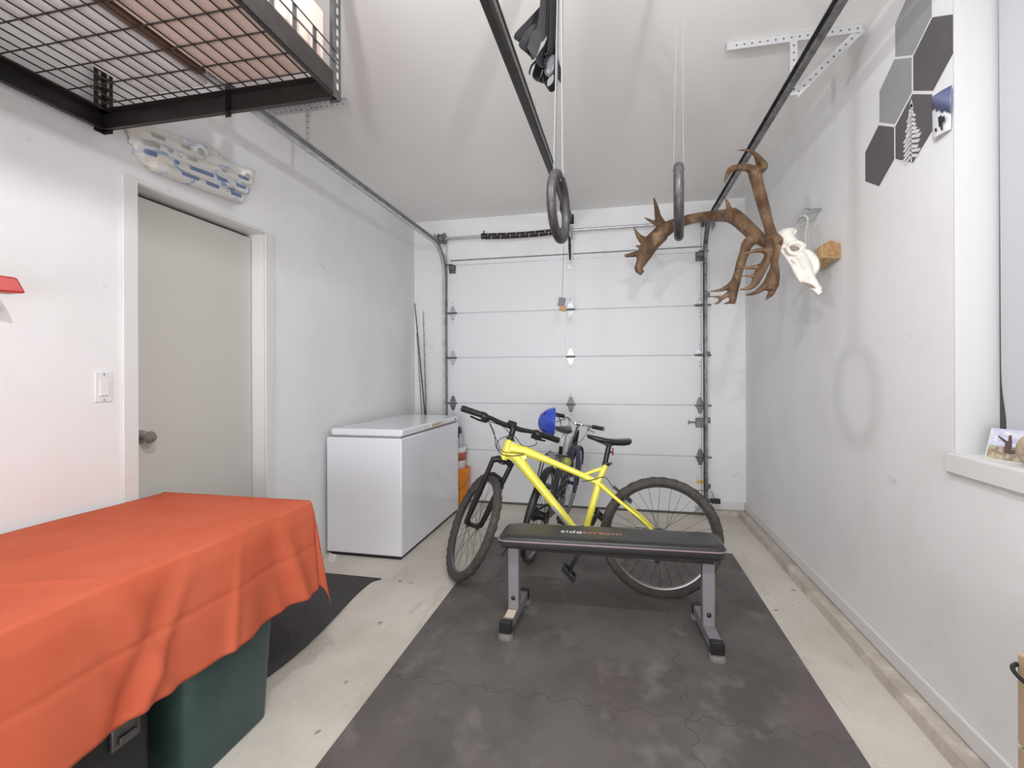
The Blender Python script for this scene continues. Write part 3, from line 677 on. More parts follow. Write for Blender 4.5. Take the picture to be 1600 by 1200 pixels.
# drivetrain on the far side, near crank on this side
obj('chainring', MB().lathe([(.080, -.002), (.082, 0), (.080, .002), (.062, .003), (.062, -.003)], BB + bax * .05, bax, 40), BLK, BK)
cd = (bp(888, 893) - BB); cd.y = 0; cd.normalize()
for sg in (-1, 1):
    c0 = BB + bax * sg * .065; e = c0 + cd * (-sg) * .168 * 1
    ck = obj('crank', MB().bar(c0, e, .016, .026).lathe([(.018, -.012), (.018, .012)], c0, bax, 14), BLK, BK, bevel=.003)
    pc = e + bax * sg * .058
    pl = MB()
    pdx, pdz = Vector((.7, 0, -.72)), Vector((.72, 0, .7))
    for q in (-1, 0, 1): pl.obox(pc + pdx * .042 * q, pdx * .005, (0, .045, 0), pdz * .010)
    for q in (-1, 1): pl.obox(pc + Vector((0, q * .042, 0)), pdx * .047, (0, .004, 0), pdz * .010)
    pl.tube([e, pc + bax * sg * .04], .007, 8)
    obj('pedal', pl, BLK, ck)
obj('cassette', MB().lathe([(.020, .02), (.045, .022), (.045, .03), (.034, .032), (.034, .038), (.022, .040), (.022, .046)], RH, bax, 30), GALVD, BK)
dr = MB(); d0 = RH + bax * .066
dr.bar(d0, d0 + Vector((-.02, 0, -.08)), .018, .02).bar(d0 + Vector((-.02, 0, -.08)), d0 + Vector((-.01, 0, -.16)), .02, .012)
for dz in (-.085, -.155): dr.lathe([(.018, -.005), (.018, .005)], d0 + Vector((-.015, 0, dz)), bax, 12)
obj('rear_derailleur', dr, BLK, BK)
chn = MB()
for a, b in (((.080), (.045)),):
    chn.tube([BB + bax * .048 + Vector((0, 0, .081)), RH + bax * .035 + Vector((0, 0, .042))], .0045, 6)
    chn.tube([BB + bax * .048 + Vector((0, 0, -.081)), d0 + Vector((-.03, 0, -.16))], .0045, 6)
obj('chain', chn, GALVD, BK)
# rear rim brake
for sg in (-1, 1):
    p0, p1 = bp(978, 790, sg * .040), bp(957, 762, sg * .030)
    obj('brake_arm', MB().tube([bp(986, 784, sg * .046), bp(975, 776, sg * .044), bp(959, 760, sg * .030)], [.007, .006, .005], 8).obox(bp(981, 778, sg * .024), (.020, 0, -.016), bax * .006, (.004, 0, .005)), BLK if sg < 0 else GALVD, BK)
obj('axle_nut', MB().lathe([(.011, 0), (.011, .012), (.006, .016)], RH - bax * .066, -bax, 10), BLK, BK)

# ------------------------------------------------------------------ second bicycle, behind
CB = thing('city_bike', 'dark city bicycle with chrome handlebar behind the yellow bike', 'bicycle', (-.42, 3.40, 0))
hg = math.radians(83); ln = math.radians(11.5)
hv = Vector((math.cos(hg), math.sin(hg), 0)); sv = Vector((math.sin(hg), -math.cos(hg), 0))
upv = (Vector((0, 0, 1)) * math.cos(ln) + sv * math.sin(ln)); axl = (sv * math.cos(ln) - Vector((0, 0, 1)) * math.sin(ln))
C0 = at(829, 883, y=3.20); C0.z = 0.012
def cbp(f, h, s=0): return C0 + hv * f + upv * h + axl * s
DK = M('dark_bike_paint', (44, 42, 46), 0.35, 0.2)
wheel('rear_wheel', cbp(0, .322), axl, .320, .0165, CB, 32, .035, False, RUBBER, ALU)
wheel('front_wheel', cbp(1.02, .322), axl, .320, .0165, CB, 32, .032, False, RUBBER, ALU)
f2 = MB()
bb2, hd1, hd2_, st2 = cbp(.45, .29), cbp(.80, .82), cbp(.83, .66), cbp(.27, .76)
f2.tube([hd1, hd2_], .018, 10).tube([hd2_, bb2], .016, 10).tube([cbp(.82, .73), cbp(.38, .47)], .014, 10).tube([st2, bb2], .015, 10).lathe([(.02, -.034), (.02, .034)], bb2, axl, 12)
for sg in (-1, 1):
    f2.tube([cbp(.29, .70, sg * .016), cbp(.12, .50, sg * .04), cbp(0, .322, sg * .058)], .008, 8).tube([bb2 + axl * sg * .02, cbp(.2, .305, sg * .045), cbp(0, .322, sg * .058)], .009, 8)
    f2.tube([hd2_ + axl * sg * .01, cbp(.90, .55, sg * .05), cbp(1.02, .322, sg * .052)], .011, 8)
obj('frame', f2, DK, CB, smooth=50)
for c, a0, a1, nm in ((cbp(0, .322), 20, 215, 'rear_mudguard'), (cbp(1.02, .322), 20, 190, 'front_mudguard')):
    rg = []
    for i in range(29):
        a = math.radians(a0 + (a1 - a0) * i / 28); rad = hv * math.cos(a) + upv * math.sin(a)
        rg.append([c + rad * r + axl * s for r, s in ((.327, -.020), (.333, -.013), (.335, 0), (.333, .013), (.327, .020), (.331, .012), (.3325, 0), (.331, -.012))])
    obj(nm, loft(rg), BLK, CB, smooth=60)
obj('seatpost', MB().tube([st2, cbp(.30, .86)], .013, 10), CHROME, CB)
rings = []
for t, w, hu, hd_ in ((0, .01, .008, .01), (.08, .022, .014, .02), (.35, .030, .016, .024), (.6, .05, .016, .026), (.85, .068, .018, .028), (1, .05, .010, .012)):
    c = cbp(.44 - .25 * t, .885 + .010 * t)
    rings.append([c + axl * w * math.cos(2 * PI * j / 14) + upv * (hu if math.sin(2 * PI * j / 14) > 0 else hd_) * math.sin(2 * PI * j / 14) for j in range(14)])
obj('saddle', loft(rings), BLK, CB, smooth=60)
# chrome stem and swept handlebar
hs = at(888, 706, y=C0.y + .80); ht = at(904, 662, y=C0.y + .74)
obj('stem', MB().tube([hd1, hs, ht], [.012, .012, .012], 10).lathe([(.016, -.02), (.016, .02)], ht, axl, 12), CHROME, CB)
yb_ = C0.y + .74
bars = [at(870, 648, y=yb_ - .20), at(880, 650, y=yb_ - .12), at(888, 653, y=yb_ - .02), at(897, 660, y=yb_), ht, at(912, 664, y=yb_), at(922, 666, y=yb_ - .06), at(942, 670, y=yb_ - .22)]
cbar = obj('handlebar', cable(bars, .010), CHROME, CB)
obj('grip', MB().tube([bars[0] + (bars[0] - bars[1]) * .25, bars[1]], .0165, 10), BLK, cbar)
obj('grip', MB().tube([bars[7], bars[7].lerp(bars[6], .75)], .0165, 10), BLK, cbar)
for e, d in ((bars[1], 1), (bars[6], -1)):
    obj('brake_lever', MB().tube([e + Vector((0, 0, -.01)), e + Vector((.02 * d, -.04, -.02)), e + Vector((-.04 * d, -.12, -.035))], [.008, .006, .004], 8), ALU, cbar)
obj('cable', cable([bars[2] + Vector((0, 0, -.01)), at(891, 672, y=yb_ - .1), at(884, 684, y=yb_ - .12), at(880, 715, y=yb_)]), BLK, CB)
obj('cable', cable([bars[6] + Vector((0, 0, -.01)), at(906, 690, y=yb_ - .08), at(893, 684, y=yb_ - .08), at(886, 712, y=yb_)]), BLK, CB)
# rear rack with folded wire basket, light, chain guard, lock
rk = MB()
for sg in (-1, 1):
    rk.tube([cbp(.20, .725, sg * .055), cbp(-.03, .715, sg * .055)], .005, 8).tube([cbp(-.02, .345, sg * .065), cbp(-.02, .715, sg * .055)], .005, 8).tube([cbp(.0, .345, sg * .065), cbp(.08, .72, sg * .055)], .005, 8)
for k_ in range(5): rk.tube([cbp(-.03 + .055 * k_, .718, -.055), cbp(-.03 + .055 * k_, .718, .055)], .004, 8)
obj('rear_rack', rk, GALVD, CB)
bk_ = MB()
for k_ in range(6): bk_.tube([cbp(-.02, .36 + .06 * k_, .085), cbp(.30, .36 + .06 * k_, .085)], .0035, 6)
for k_ in range(5): bk_.tube([cbp(-.02 + .08 * k_, .34, .087), cbp(-.02 + .08 * k_, .70, .087)], .003, 6)
obj('folding_basket', bk_, M('grey_wire_basket', (110, 110, 116), 0.4, 0.5), CB)
pk = at(885, 722, y=C0.y + .10)
lg_ = obj('tail_light', MB().ball(pk, (.036, 0, 0), (0, .03, 0), (0, 0, .034), 18, 10), M('lime_lens', (150, 158, 84), 0.3), CB)
obj('light_housing', MB().ball(pk + Vector((0, .03, 0)), (.042, 0, 0), (0, .035, 0), (0, 0, .04), 16, 10), DK, lg_)
lkp = [at(893, 745, y=C0.y + .28), at(894, 712, y=C0.y + .28), at(897, 700, y=C0.y + .28), at(902, 702, y=C0.y + .28), at(903, 715, y=C0.y + .28), at(900, 745, y=C0.y + .28), at(897, 770, y=C0.y + .27)]
obj('cable_lock', cable(lkp, .015), M('navy_lock_sleeve', (62, 62, 84), 0.6), CB)
obj('chain_guard', MB().bar(cbp(.52, .30, .055), cbp(.02, .34, .055), .012, .075, up=upv), M('grey_chain_guard', (120, 118, 124), 0.4), CB, bevel=.005)
obj('gear_hub', MB().lathe([(.03, -.05), (.045, -.045), (.05, -.03), (.03, .0), (.03, .04), (.05, .05), (.05, .056)], cbp(0, .322), axl, 18), BLK, CB)
for sg, dz in ((1, -.16), (-1, .16)):
    e = bb2 + axl * sg * .06 + Vector((0, 0, dz)) * .4 + hv * dz
    ck = obj('crank', MB().bar(bb2 + axl * sg * .06, e, .014, .02), CHROME, CB)
    obj('pedal', MB().obox(e + axl * sg * .055, hv * .045, axl * .045, upv * .012), BLK, ck, bevel=.004)
obj('kickstand', MB().tube([cbp(.02, .31, -.05), Vector((cbp(.02, 0, -.23).x, cbp(.02, 0, -.23).y, .006))], .007, 8), GALVD, CB)

# helmet on the left grip
hc = at(866, 659, y=yb_ - .26)
HM = thing('bike_helmet', 'blue bicycle helmet hanging from the chrome handlebar', 'helmet', hc)
dx, dzv, dyv = Vector((-.128, 0, -.004)), Vector((.008, 0, .112)), Vector((-.020, .09, 0))
shell = MB(); nu, nv = 28, 10; outer = []; inner = []
for i in range(nv + 1):
    a = PI / 2 * i / nv
    for j in range(nu):
        b = 2 * PI * j / nu
        d_ = dx * math.cos(a) * 1.0 + (dyv * math.cos(b) + dzv * math.sin(b)) * math.sin(a)
        outer.append(hc + d_); inner.append(hc + d_ * .88)
N0 = len(outer)
fs = [(i * nu + j, i * nu + (j + 1) % nu, (i + 1) * nu + (j + 1) % nu, (i + 1) * nu + j) for i in range(nv) for j in range(nu)]
fs += [(N0 + a, N0 + d, N0 + c, N0 + b) for a, b, c, d in fs]
fs += [(nv * nu + j, nv * nu + (j + 1) % nu, N0 + nv * nu + (j + 1) % nu, N0 + nv * nu + j) for j in range(nu)]
shell.add(outer + inner, fs)
obj('shell', shell, M('glossy_blue_helmet', (52, 84, 196), 0.22, coat=0.5), HM, smooth=50)
for (a, b) in ((.85, 2.2), (.55, 1.2), (.75, .6), (.9, 4.0), (.9, 5.4), (.5, 5.0)):
    c_ = hc + (dx * math.cos(a) + (dyv * math.cos(b) + dzv * math.sin(b)) * math.sin(a)) * .985
    nrm = (c_ - hc).normalized(); e1 = nrm.cross(Vector((0, 1, 0))).normalized(); e2 = nrm.cross(e1)
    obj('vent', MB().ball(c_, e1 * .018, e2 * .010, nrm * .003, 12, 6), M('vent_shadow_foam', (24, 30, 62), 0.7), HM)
for q in (-1, 1):
    obj('strap', MB().ribbon([hc + dzv * .55 + dyv * .6 * q, hc + Vector((.045, 0, .02)) + dyv * .4 * q, hc + Vector((.055, -.01, -.03)), hc + Vector((.05, -.015, -.085))], Vector((0, 1, .2)), .014, .002), BLK, HM)
    obj('strap', MB().ribbon([hc - dzv * .75 + dyv * .5 * q, hc + Vector((.035, 0, -.05)) + dyv * .3 * q, hc + Vector((.055, -.01, -.03))], Vector((0, 1, .2)), .014, .002), BLK, HM)

# ------------------------------------------------------------------ garage door hardware on the ceiling
GALVR = M('shaded_galvanised_steel', (140, 139, 141), 0.32, 0.8, var=(20, (96, 95, 98), 0.4, 0.65))  # same galvanised steel, darkened for the shade inside the right channel
def track(name, x, zt, side, label, yend):
    t = thing(name, label, 'door track', (x, 4.55, 0))
    R = .30; pts = [(x, 4.545, .03), (x, 4.545, 1.2), (x, 4.545, zt - R)]
    for i in range(1, 10):
        a = PI / 2 * i / 10; pts.append((x, 4.545 - R + R * math.cos(a), zt - R + R * math.sin(a)))
    pts += [(x, 4.545 - R, zt), (x, 3.2, zt), (x, yend, zt)]
    w = .026
    # C channel: web on the wall side, two curled lips, open towards the door
    prof = [(0, -w), (side * .022, -w), (side * .030, -w + .008), (side * .028, -w + .010), (side * .021, -w + .0025), (.0 + side * .0025, -w + .0025),
            (side * .0025, w - .0025), (side * .021, w - .0025), (side * .028, w - .010), (side * .030, w - .008), (side * .022, w), (0, w)]
    if side < 0: prof = prof[::-1]
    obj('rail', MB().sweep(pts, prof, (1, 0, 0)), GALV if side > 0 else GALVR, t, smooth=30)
    br = MB()
    for z in (.25, .86, 1.46, 2.0): br.box((x - side * .012, 4.56, z - .02), (x + side * .002, YB, z + .02)).box((x - side * .045, YB - .004, z - .022), (x, YB, z + .022))
    obj('jamb_bracket', br, GALVD, t, bevel=.002)
    bs = MB()
    for y in [yend + .1 + .22 * i for i in range(int((4.0 - yend) / .22))]: bs.box((x - side * .0006, y, zt - .006), (x + side * .0032, y + .02, zt + .006))
    obj('slots', bs, HOLE, t)
    # flag angle at the bend
    obj('flag_angle', MB().prism([(x - side * .003, 4.57, zt - .42), (x - side * .003, YB, zt - .42), (x - side * .003, YB, zt - .05), (x - side * .003, 4.565, zt - .05)], (-side * .003, 0, 0)), GALV, t)
    return t
LTX, LTZ, RTX, RTZ = -1.690, 2.556, .800, 2.61
track('garage_door_track', LTX, LTZ, 1, 'galvanised garage door track bending along the left wall above the freezer', .9)
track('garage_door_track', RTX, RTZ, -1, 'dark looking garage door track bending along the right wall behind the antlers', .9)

tz, ty = 2.640, 4.53
ts = thing('torsion_shaft', 'steel torsion shaft with black spring above the garage door', 'door spring', (-.45, ty, tz))
obj('shaft', MB().tube([(-1.80, ty, tz), (.84, ty, tz)], .0135, 12), GALV, ts)
sx0, sx1 = at(758, 368, y=ty).x, at(868, 360, y=ty).x
P = []
N = 72
for i in range(33):
    t = i / 32; P.append((sx0 + (sx1 + .12 - sx0) * t, ty, tz - .002 - .010 * math.sin(PI * min(1, t * 1.15)) * (1 if t < .8 else .3)))
spg = obj('spring', MB().tube(P, .029, 18), M('black_spring_steel', (52, 44, 46), 0.4, 0.4), ts, smooth=60)
for k_ in range(8):
    t0 = .04 + k_ * .115; hp = []
    for i in range(13):
        t = t0 + .05 * i / 12; a = PI * 2 * i / 12
        hp.append(Vector((sx0 + (sx1 + .12 - sx0) * t, ty - .0295 * math.cos(a), tz - .004 - .006 * math.sin(PI * min(1, t)) + .0295 * math.sin(a))))
    obj('spring_paint_stripe', MB().tube(hp, .0022, 5), WHITE, spg)
obj('spring_cone', MB().lathe([(.014, -.03), (.030, -.026), (.026, .0), (.020, .03), (.014, .034)], (sx0 - .01, ty, tz), (1, 0, 0), 18).box((sx0 - .012, ty - .03, tz + .02), (sx0, ty - .02, tz + .045)), BLK, ts)
for x in (-1.695, .790):
    g = obj('cable_drum', MB().lathe([(.02, -.038), (.052, -.036), (.052, -.026), (.044, -.022), (.046, .018), (.056, .022), (.056, .032), (.02, .036)], (x, ty, tz), (1, 0, 0), 28), GALVD, ts, smooth=30)
    gr = MB()
    for q in range(5): gr.lathe([(.047, -.001), (.0475, 0), (.047, .001)], (x - .014 + .007 * q, ty, tz), (1, 0, 0), 28)
    obj('drum_groove', gr, GALV, g)
    obj('lift_cable', MB().tube([(x + (.03 if x < 0 else -.03), ty + .048, tz), (x + (.032 if x < 0 else -.032), 4.583, 2.2), (x + (.034 if x < 0 else -.034), 4.583, .06)], .0016, 5), GALVD, ts)
    obj('end_bearing_plate', MB().box((x - .075 if x < 0 else x + .07, ty - .045, tz - .06), (x - .071 if x < 0 else x + .074, YB - .003, tz + .05)), GALV, ts)
obj('centre_bearing_plate', MB().box((-.452, ty - .03, tz - .05), (-.446, YB - .003, tz + .06)).box((-.49, YB - .009, tz - .06), (-.40, YB - .003, tz + .08)), GALV, ts)

# opener rail
op = thing('garage_door_opener_rail', 'black opener rail running from the ceiling middle to above the garage door', 'door opener', (-.42, 3, 2.6))
OX = -.42
ra, rb = at(784, 63, x=OX), at(869, 288, x=OX)
def orz(y): return ra.z + (y - ra.y) * (rb.z - ra.z) / (rb.y - ra.y)
y0_, y1_ = .55, 4.44
a, b = Vector((OX, y0_, orz(y0_))), Vector((OX, y1_, orz(y1_)))
BR = M('black_rail_steel', (33, 29, 28), 0.5, 0.0)
obj('rail', MB().bar(a, b, .030, .05), BR, op, bevel=.003)
obj('drive_chain', MB().bar(a + Vector((.022, 0, .006)), b + Vector((.022, 0, .006)), .006, .010), GALV, op)
obj('return_chain', MB().bar(a + Vector((.031, 0, .008)), b + Vector((.031, 0, .008)), .006, .010), BR, op)
obj('header_bracket', MB().bar(b, b + Vector((0, .10, .01)), .034, .03).box((OX - .03, YB - .006, 2.735), (OX + .03, YB, 2.83)).bar(b + Vector((0, .09, .01)), (OX, YB - .002, 2.77), .02, .03), BR, op, bevel=.002)
tr = obj('trolley', MB().box((OX - .035, 4.02, orz(4.08) - .05), (OX + .035, 4.16, orz(4.08) + .03)), BR, op, bevel=.006)
arm = [Vector((OX + .0, 4.10, orz(4.1) - .04)), Vector((OX + .005, 4.40, 2.60)), Vector((OX + .004, 4.48, 2.50)), Vector((OX, 4.545, 2.36))]
obj('door_arm', MB().tube(arm[:3], [.012, .012, .011], 8).tube(arm[2:], [.014, .007], 8), BR, op)
obj('arm_chain_link', MB().tube([arm[1] + Vector((.012, -.012, .02)), arm[1] + Vector((.012, -.012, -.06))], .010, 8), GALV, op)
# release cord
hp = at(878, 476, y=4.12)
rc = thing('release_cord', 'thin release cord with small grey and orange pull handle before the garage door', 'pull cord', hp)
obj('cord', MB().tube([(OX + .0, 4.10, orz(4.1) - .05), (hp.x + .002, 4.12, hp.z + .06)], .0022, 6), M('grey_cord', (118, 112, 106), 0.8), rc)
hd_t = M('grey_tag', (128, 124, 132), 0.5); tl_ = Vector((.18, 0, 1)).normalized(); ts_ = Vector((1, 0, -.18)).normalized()
obj('handle', MB().obox(hp + Vector((-.002, 0, .022)), ts_ * .030, (0, .008, 0), -tl_ * .038 + ts_ * -.0), hd_t, rc, bevel=.003)
obj('handle_grip', MB().obox(hp + Vector((.008, -.001, -.034)), ts_ * .030, (0, .010, 0), tl_ * .022), M('tan_orange_tag', (190, 146, 96), 0.5), rc, bevel=.003)

# perforated angle irons
def angle_iron(name, a, b, up, w, label, cat='bracket', group=None, flange=True, step=.034):
    a, b, up = Vector(a), Vector(b), Vector(up); t = (b - a).normalized(); n = t.cross(up).normalized(); up = n.cross(t).normalized()
    o = thing(name, label, cat, a, group); mb = MB()
    mb.obox((a + b) / 2, (b - a) / 2, up * w / 2, n * .0015)
    if flange: mb.obox((a + b) / 2 + up * w / 2 + n * w / 2 * .8, (b - a) / 2, up * .0015, n * w / 2 * .8)
    mb.mi = 1; L = (b - a).length; k_ = int(L / step)
    for i in range(k_):
        c = a + t * (step * (i + .6))
        mb.lathe([(.0048, -.0022), (.0048, .0022)], c, n, 8)
        if flange: mb.lathe([(.0048, -.0022), (.0048, .0022)], c + up * w / 2 + n * w * .45, up, 8)
    obj('strip', mb, [PERF, HOLE], o)
    return o
AY = 2.49
angle_iron('ceiling_angle_iron', (-2.03, AY, ZC - .020), (-1.505, AY, ZC - .020), (0, 0, 1), .036, 'perforated zinc angle iron fixed to the ceiling beside the overhead rack')
angle_iron('hanger_strap', (-1.762, AY - .002, ZC - .01), (-1.762, AY - .002, LTZ + .025), (1, 0, 0), .030, 'perforated strap dropping from the ceiling to the left door track', flange=False)
AYR = 2.455
angle_iron('ceiling_angle_iron', (1.10, AYR, ZC - .020), (.525, AYR, ZC - .020), (0, 0, 1), .036, 'perforated zinc angle iron fixed to the ceiling near the hexagon decals', flange=True)
angle_iron('hanger_strap', (.815, AYR - .004, ZC - .04), (.815, AYR - .004, RTZ - .035), (1, 0, 0), .032, 'perforated strap dropping from the ceiling to the right door track', flange=False)
angle_iron('brace_strap', (.822, AYR + .004, RTZ - .03), (1.10, AYR + .004, ZC - .02), (0, 0, 1), .036, 'perforated strap slanting up from the right door track to the ceiling', flange=False)

# photo eye at the foot of the right track
pe = at(1118, 783, y=4.50)
ps = thing('door_sensor', 'small black safety sensor at the foot of the right door track', 'sensor', pe)
obj('sensor_body', MB().box((pe.x - .035, 4.48, pe.z - .02), (pe.x + .038, 4.515, pe.z + .022)).lathe([(.016, 0), (.016, .012), (.010, .014)], (pe.x + .015, 4.48, pe.z), (0, -1, 0), 14), BLK, ps, bevel=.004)
obj('sensor_bracket', MB().box((RTX - .004, 4.515, pe.z - .02), (pe.x + .02, 4.519, pe.z + .016)).tube([(pe.x - .01, 4.512, pe.z + .02), (pe.x - .015, 4.60, .22)], .003, 6), GALVD, ps)

# ------------------------------------------------------------------ overhead rack
SX0, SX1, SY0, SY1, SZ = -2.010, -.958, .32, 1.534, 2.265
rk_ = thing('overhead_storage_rack', 'black steel overhead storage rack with wire mesh deck hung above the table', 'storage rack', ((SX0 + SX1) / 2, (SY0 + SY1) / 2, SZ))
bh = .072
for a, b, off_ in (((SX0, SY1, 0), (SX1, SY1, 0), (0, -1)), ((SX0, SY0, 0), (SX1, SY0, 0), (0, 1)), ((SX0, SY0, 0), (SX0, SY1, 0), (1, 0)), ((SX1, SY0, 0), (SX1, SY1, 0), (-1, 0))):
    mb = MB(); d = Vector((off_[0], off_[1], 0))
    A3, B3 = Vector((a[0], a[1], SZ)), Vector((b[0], b[1], SZ)); t = (B3 - A3)
    mb.obox((A3 + B3) / 2 + Vector((0, 0, bh / 2)), t / 2, d * .0015, (0, 0, bh / 2))
    mb.obox((A3 + B3) / 2 + Vector((0, 0, bh - .0015)) + d * .016, t / 2, d * .016, (0, 0, .0015))
    mb.obox((A3 + B3) / 2 + Vector((0, 0, .0015)) + d * .009, t / 2, d * .009, (0, 0, .0015))
    obj('beam', mb, BLKM, rk_)
wm = MB(); wz = SZ + bh + .003
x = SX0 + .03
while x < SX1 - .01:
    wm.tube([(x, SY0 - .004, wz), (x, SY1 - .002, wz), (x, SY1 + .004, wz - .012)], .0026, 6); x += .0508
y = SY0 + .05
while y < SY1 - .01:
    wm.tube([(SX0 + .01, y, wz + .005), (SX1 - .01, y, wz + .005)], .0026, 6); y += .1016
obj('mesh_deck', wm, M('dark_wire', (66, 58, 56), 0.45, 0.4), rk_)
def post(x, y, sx, sy):
    mb = MB().box((x, y, SZ - .012), (x + sx * .042, y + sy * .0025, ZC)).box((x, y, SZ - .012), (x + sx * .0025, y + sy * .042, ZC))
    o = obj('post', mb, BLKM if sx > 0 else GALVD, rk_)
    h = MB(); z = SZ + .02
    while z < ZC - .03:
        h.box((x + sx * .016, y - .0006 if sy > 0 else y + .0006, z), (x + sx * .026, y + sy * .003, z + .022)); h.box((x - sx * .0006, y + sy * .016, z), (x + sx * .003, y + sy * .026, z + .022)); z += .038
    obj('slots', h, M('slot_light', (172, 170, 168), 0.6), o)
for x, y, sx, sy in ((SX0 - .003, SY1 + .003, 1, -1), (SX1 + .003, SY1 + .003, -1, -1), (SX0 - .003, SY0 - .003, 1, 1), (SX1 + .003, SY0 - .003, -1, 1)): post(x, y, sx, sy)
mpx = at(351, 150, y=SY1 - .02).x
obj('middle_hanger', MB().box((mpx - .012, SY1 - .004, SZ - .012), (mpx + .012, SY1 - .001, SZ + .30)).box((mpx + .010, SY1 - .03, SZ - .006), (mpx + .012, SY1 - .004, SZ + .30)), BLKM, rk_)
# wire side rail on the right edge
sr = MB()
for z in (SZ + .11, SZ + .15): sr.tube([(SX1 + .004, SY0, z), (SX1 + .004, SY1 - .01, z)], .0026, 6)
for i in range(12): sr.box((SX1 - .001, SY0 + .06 + i * .10, SZ + bh), (SX1 + .002, SY0 + .078 + i * .10, SZ + .155))
obj('side_rail', sr, GALVD, rk_)
# things on the rack
dz = wz + .0082
def box_thing(name, label, cat, a, b, mat, lid=None):
    t = thing(name, label, cat, ((a[0] + b[0]) / 2, (a[1] + b[1]) / 2, a[2]))
    obj('box_body', MB().box(a, b), mat, t, bevel=.006)
    if lid: obj('box_lid', MB().box((a[0] - .012, a[1] - .012, b[2] - .002), (b[0] + .012, b[1] + .012, b[2] + .03)), lid, t, bevel=.008)
    return t
box_thing('storage_box', 'long white storage box lying on the overhead rack mesh nearest the wall', 'storage box', (-1.76, .42, dz), (-1.46, 1.48, dz + .135), M('white_box', (226, 226, 228), 0.6, var=(4, (206, 206, 208), 0.4, 0.7)), WHITE)
box_thing('cardboard_box', 'pale pinkish cardboard box on the overhead rack at its open side', 'box', (-1.40, .44, dz), (-.99, 1.49, dz + .20), M('pale_cardboard', (216, 196, 186), 0.8, var=(6, (205, 184, 172), 0.4, 0.7)))
obj('wood_batten', MB().box((-1.448, .40, dz), (-1.412, 1.42, dz + .06)), M('brown_batten', (112, 84, 68), 0.7, var=((40, 3, 40), (90, 66, 54), 0.4, 0.6)))
tag(bpy.data.objects['wood_batten'], 'narrow brown wooden batten between the boxes on the overhead rack', 'wood')

# ------------------------------------------------------------------ hanging rings and straps
BLKR = M('dark_speckled_ring', (50, 47, 49), 0.42, var=(70, (78, 73, 77), 0.5, 0.75))
WEB = M('grey_webbing', (150, 150, 152), 0.85)
def ring(u, v, ang, label, strapmat, topu):
    c = at(u, v, y=1.575); t = thing('gym_ring', label, 'gym ring', c, 'gymnastic rings hanging from the ceiling')
    e = Vector((math.cos(ang), math.sin(ang), 0)); nrm = Vector((-e.y, e.x, 0)); tilt = .02
    obj('ring', MB().tube([c + e * .1035 * math.cos(a) + Vector((0, 0, 1)) * .1035 * math.sin(a) for a in [2 * PI * i / 72 for i in range(72)]], .0148, 18, closed=True), BLKR, t, smooth=80)
    topc = Vector((c.x + topu, c.y, ZC))
    z0 = c.z + .1035
    s = []
    for sg in (-1, 1):
        s.append(MB().ribbon([c + Vector((0, 0, .088)) + nrm * .004 * sg, Vector((c.x, c.y, z0)) + nrm * .0165 * sg, Vector((c.x, c.y, z0 + .03)) + nrm * .014 * sg, topc + nrm * .0025 * sg], e, .026, .0018))
        obj('strap', s[-1], strapmat, t)
    obj('ceiling_hook', MB().tube([topc + Vector((0, 0, 0)), topc + Vector((0, 0, -.04))], .006, 8).lathe([(.02, -.004), (.02, 0)], topc, (0, 0, 1), 16), GALVD, t)
    return c
RC1 = ring(873.5, 323.5, math.radians(97 - 14), 'black gymnastic ring hanging nearest the bundle of black straps', WEB, .01)
RC2 = ring(1060.5, 316, math.radians(83), 'black gymnastic ring hanging before the caribou antler palm', M('dark_grey_webbing', (120, 120, 122), 0.85), .008)
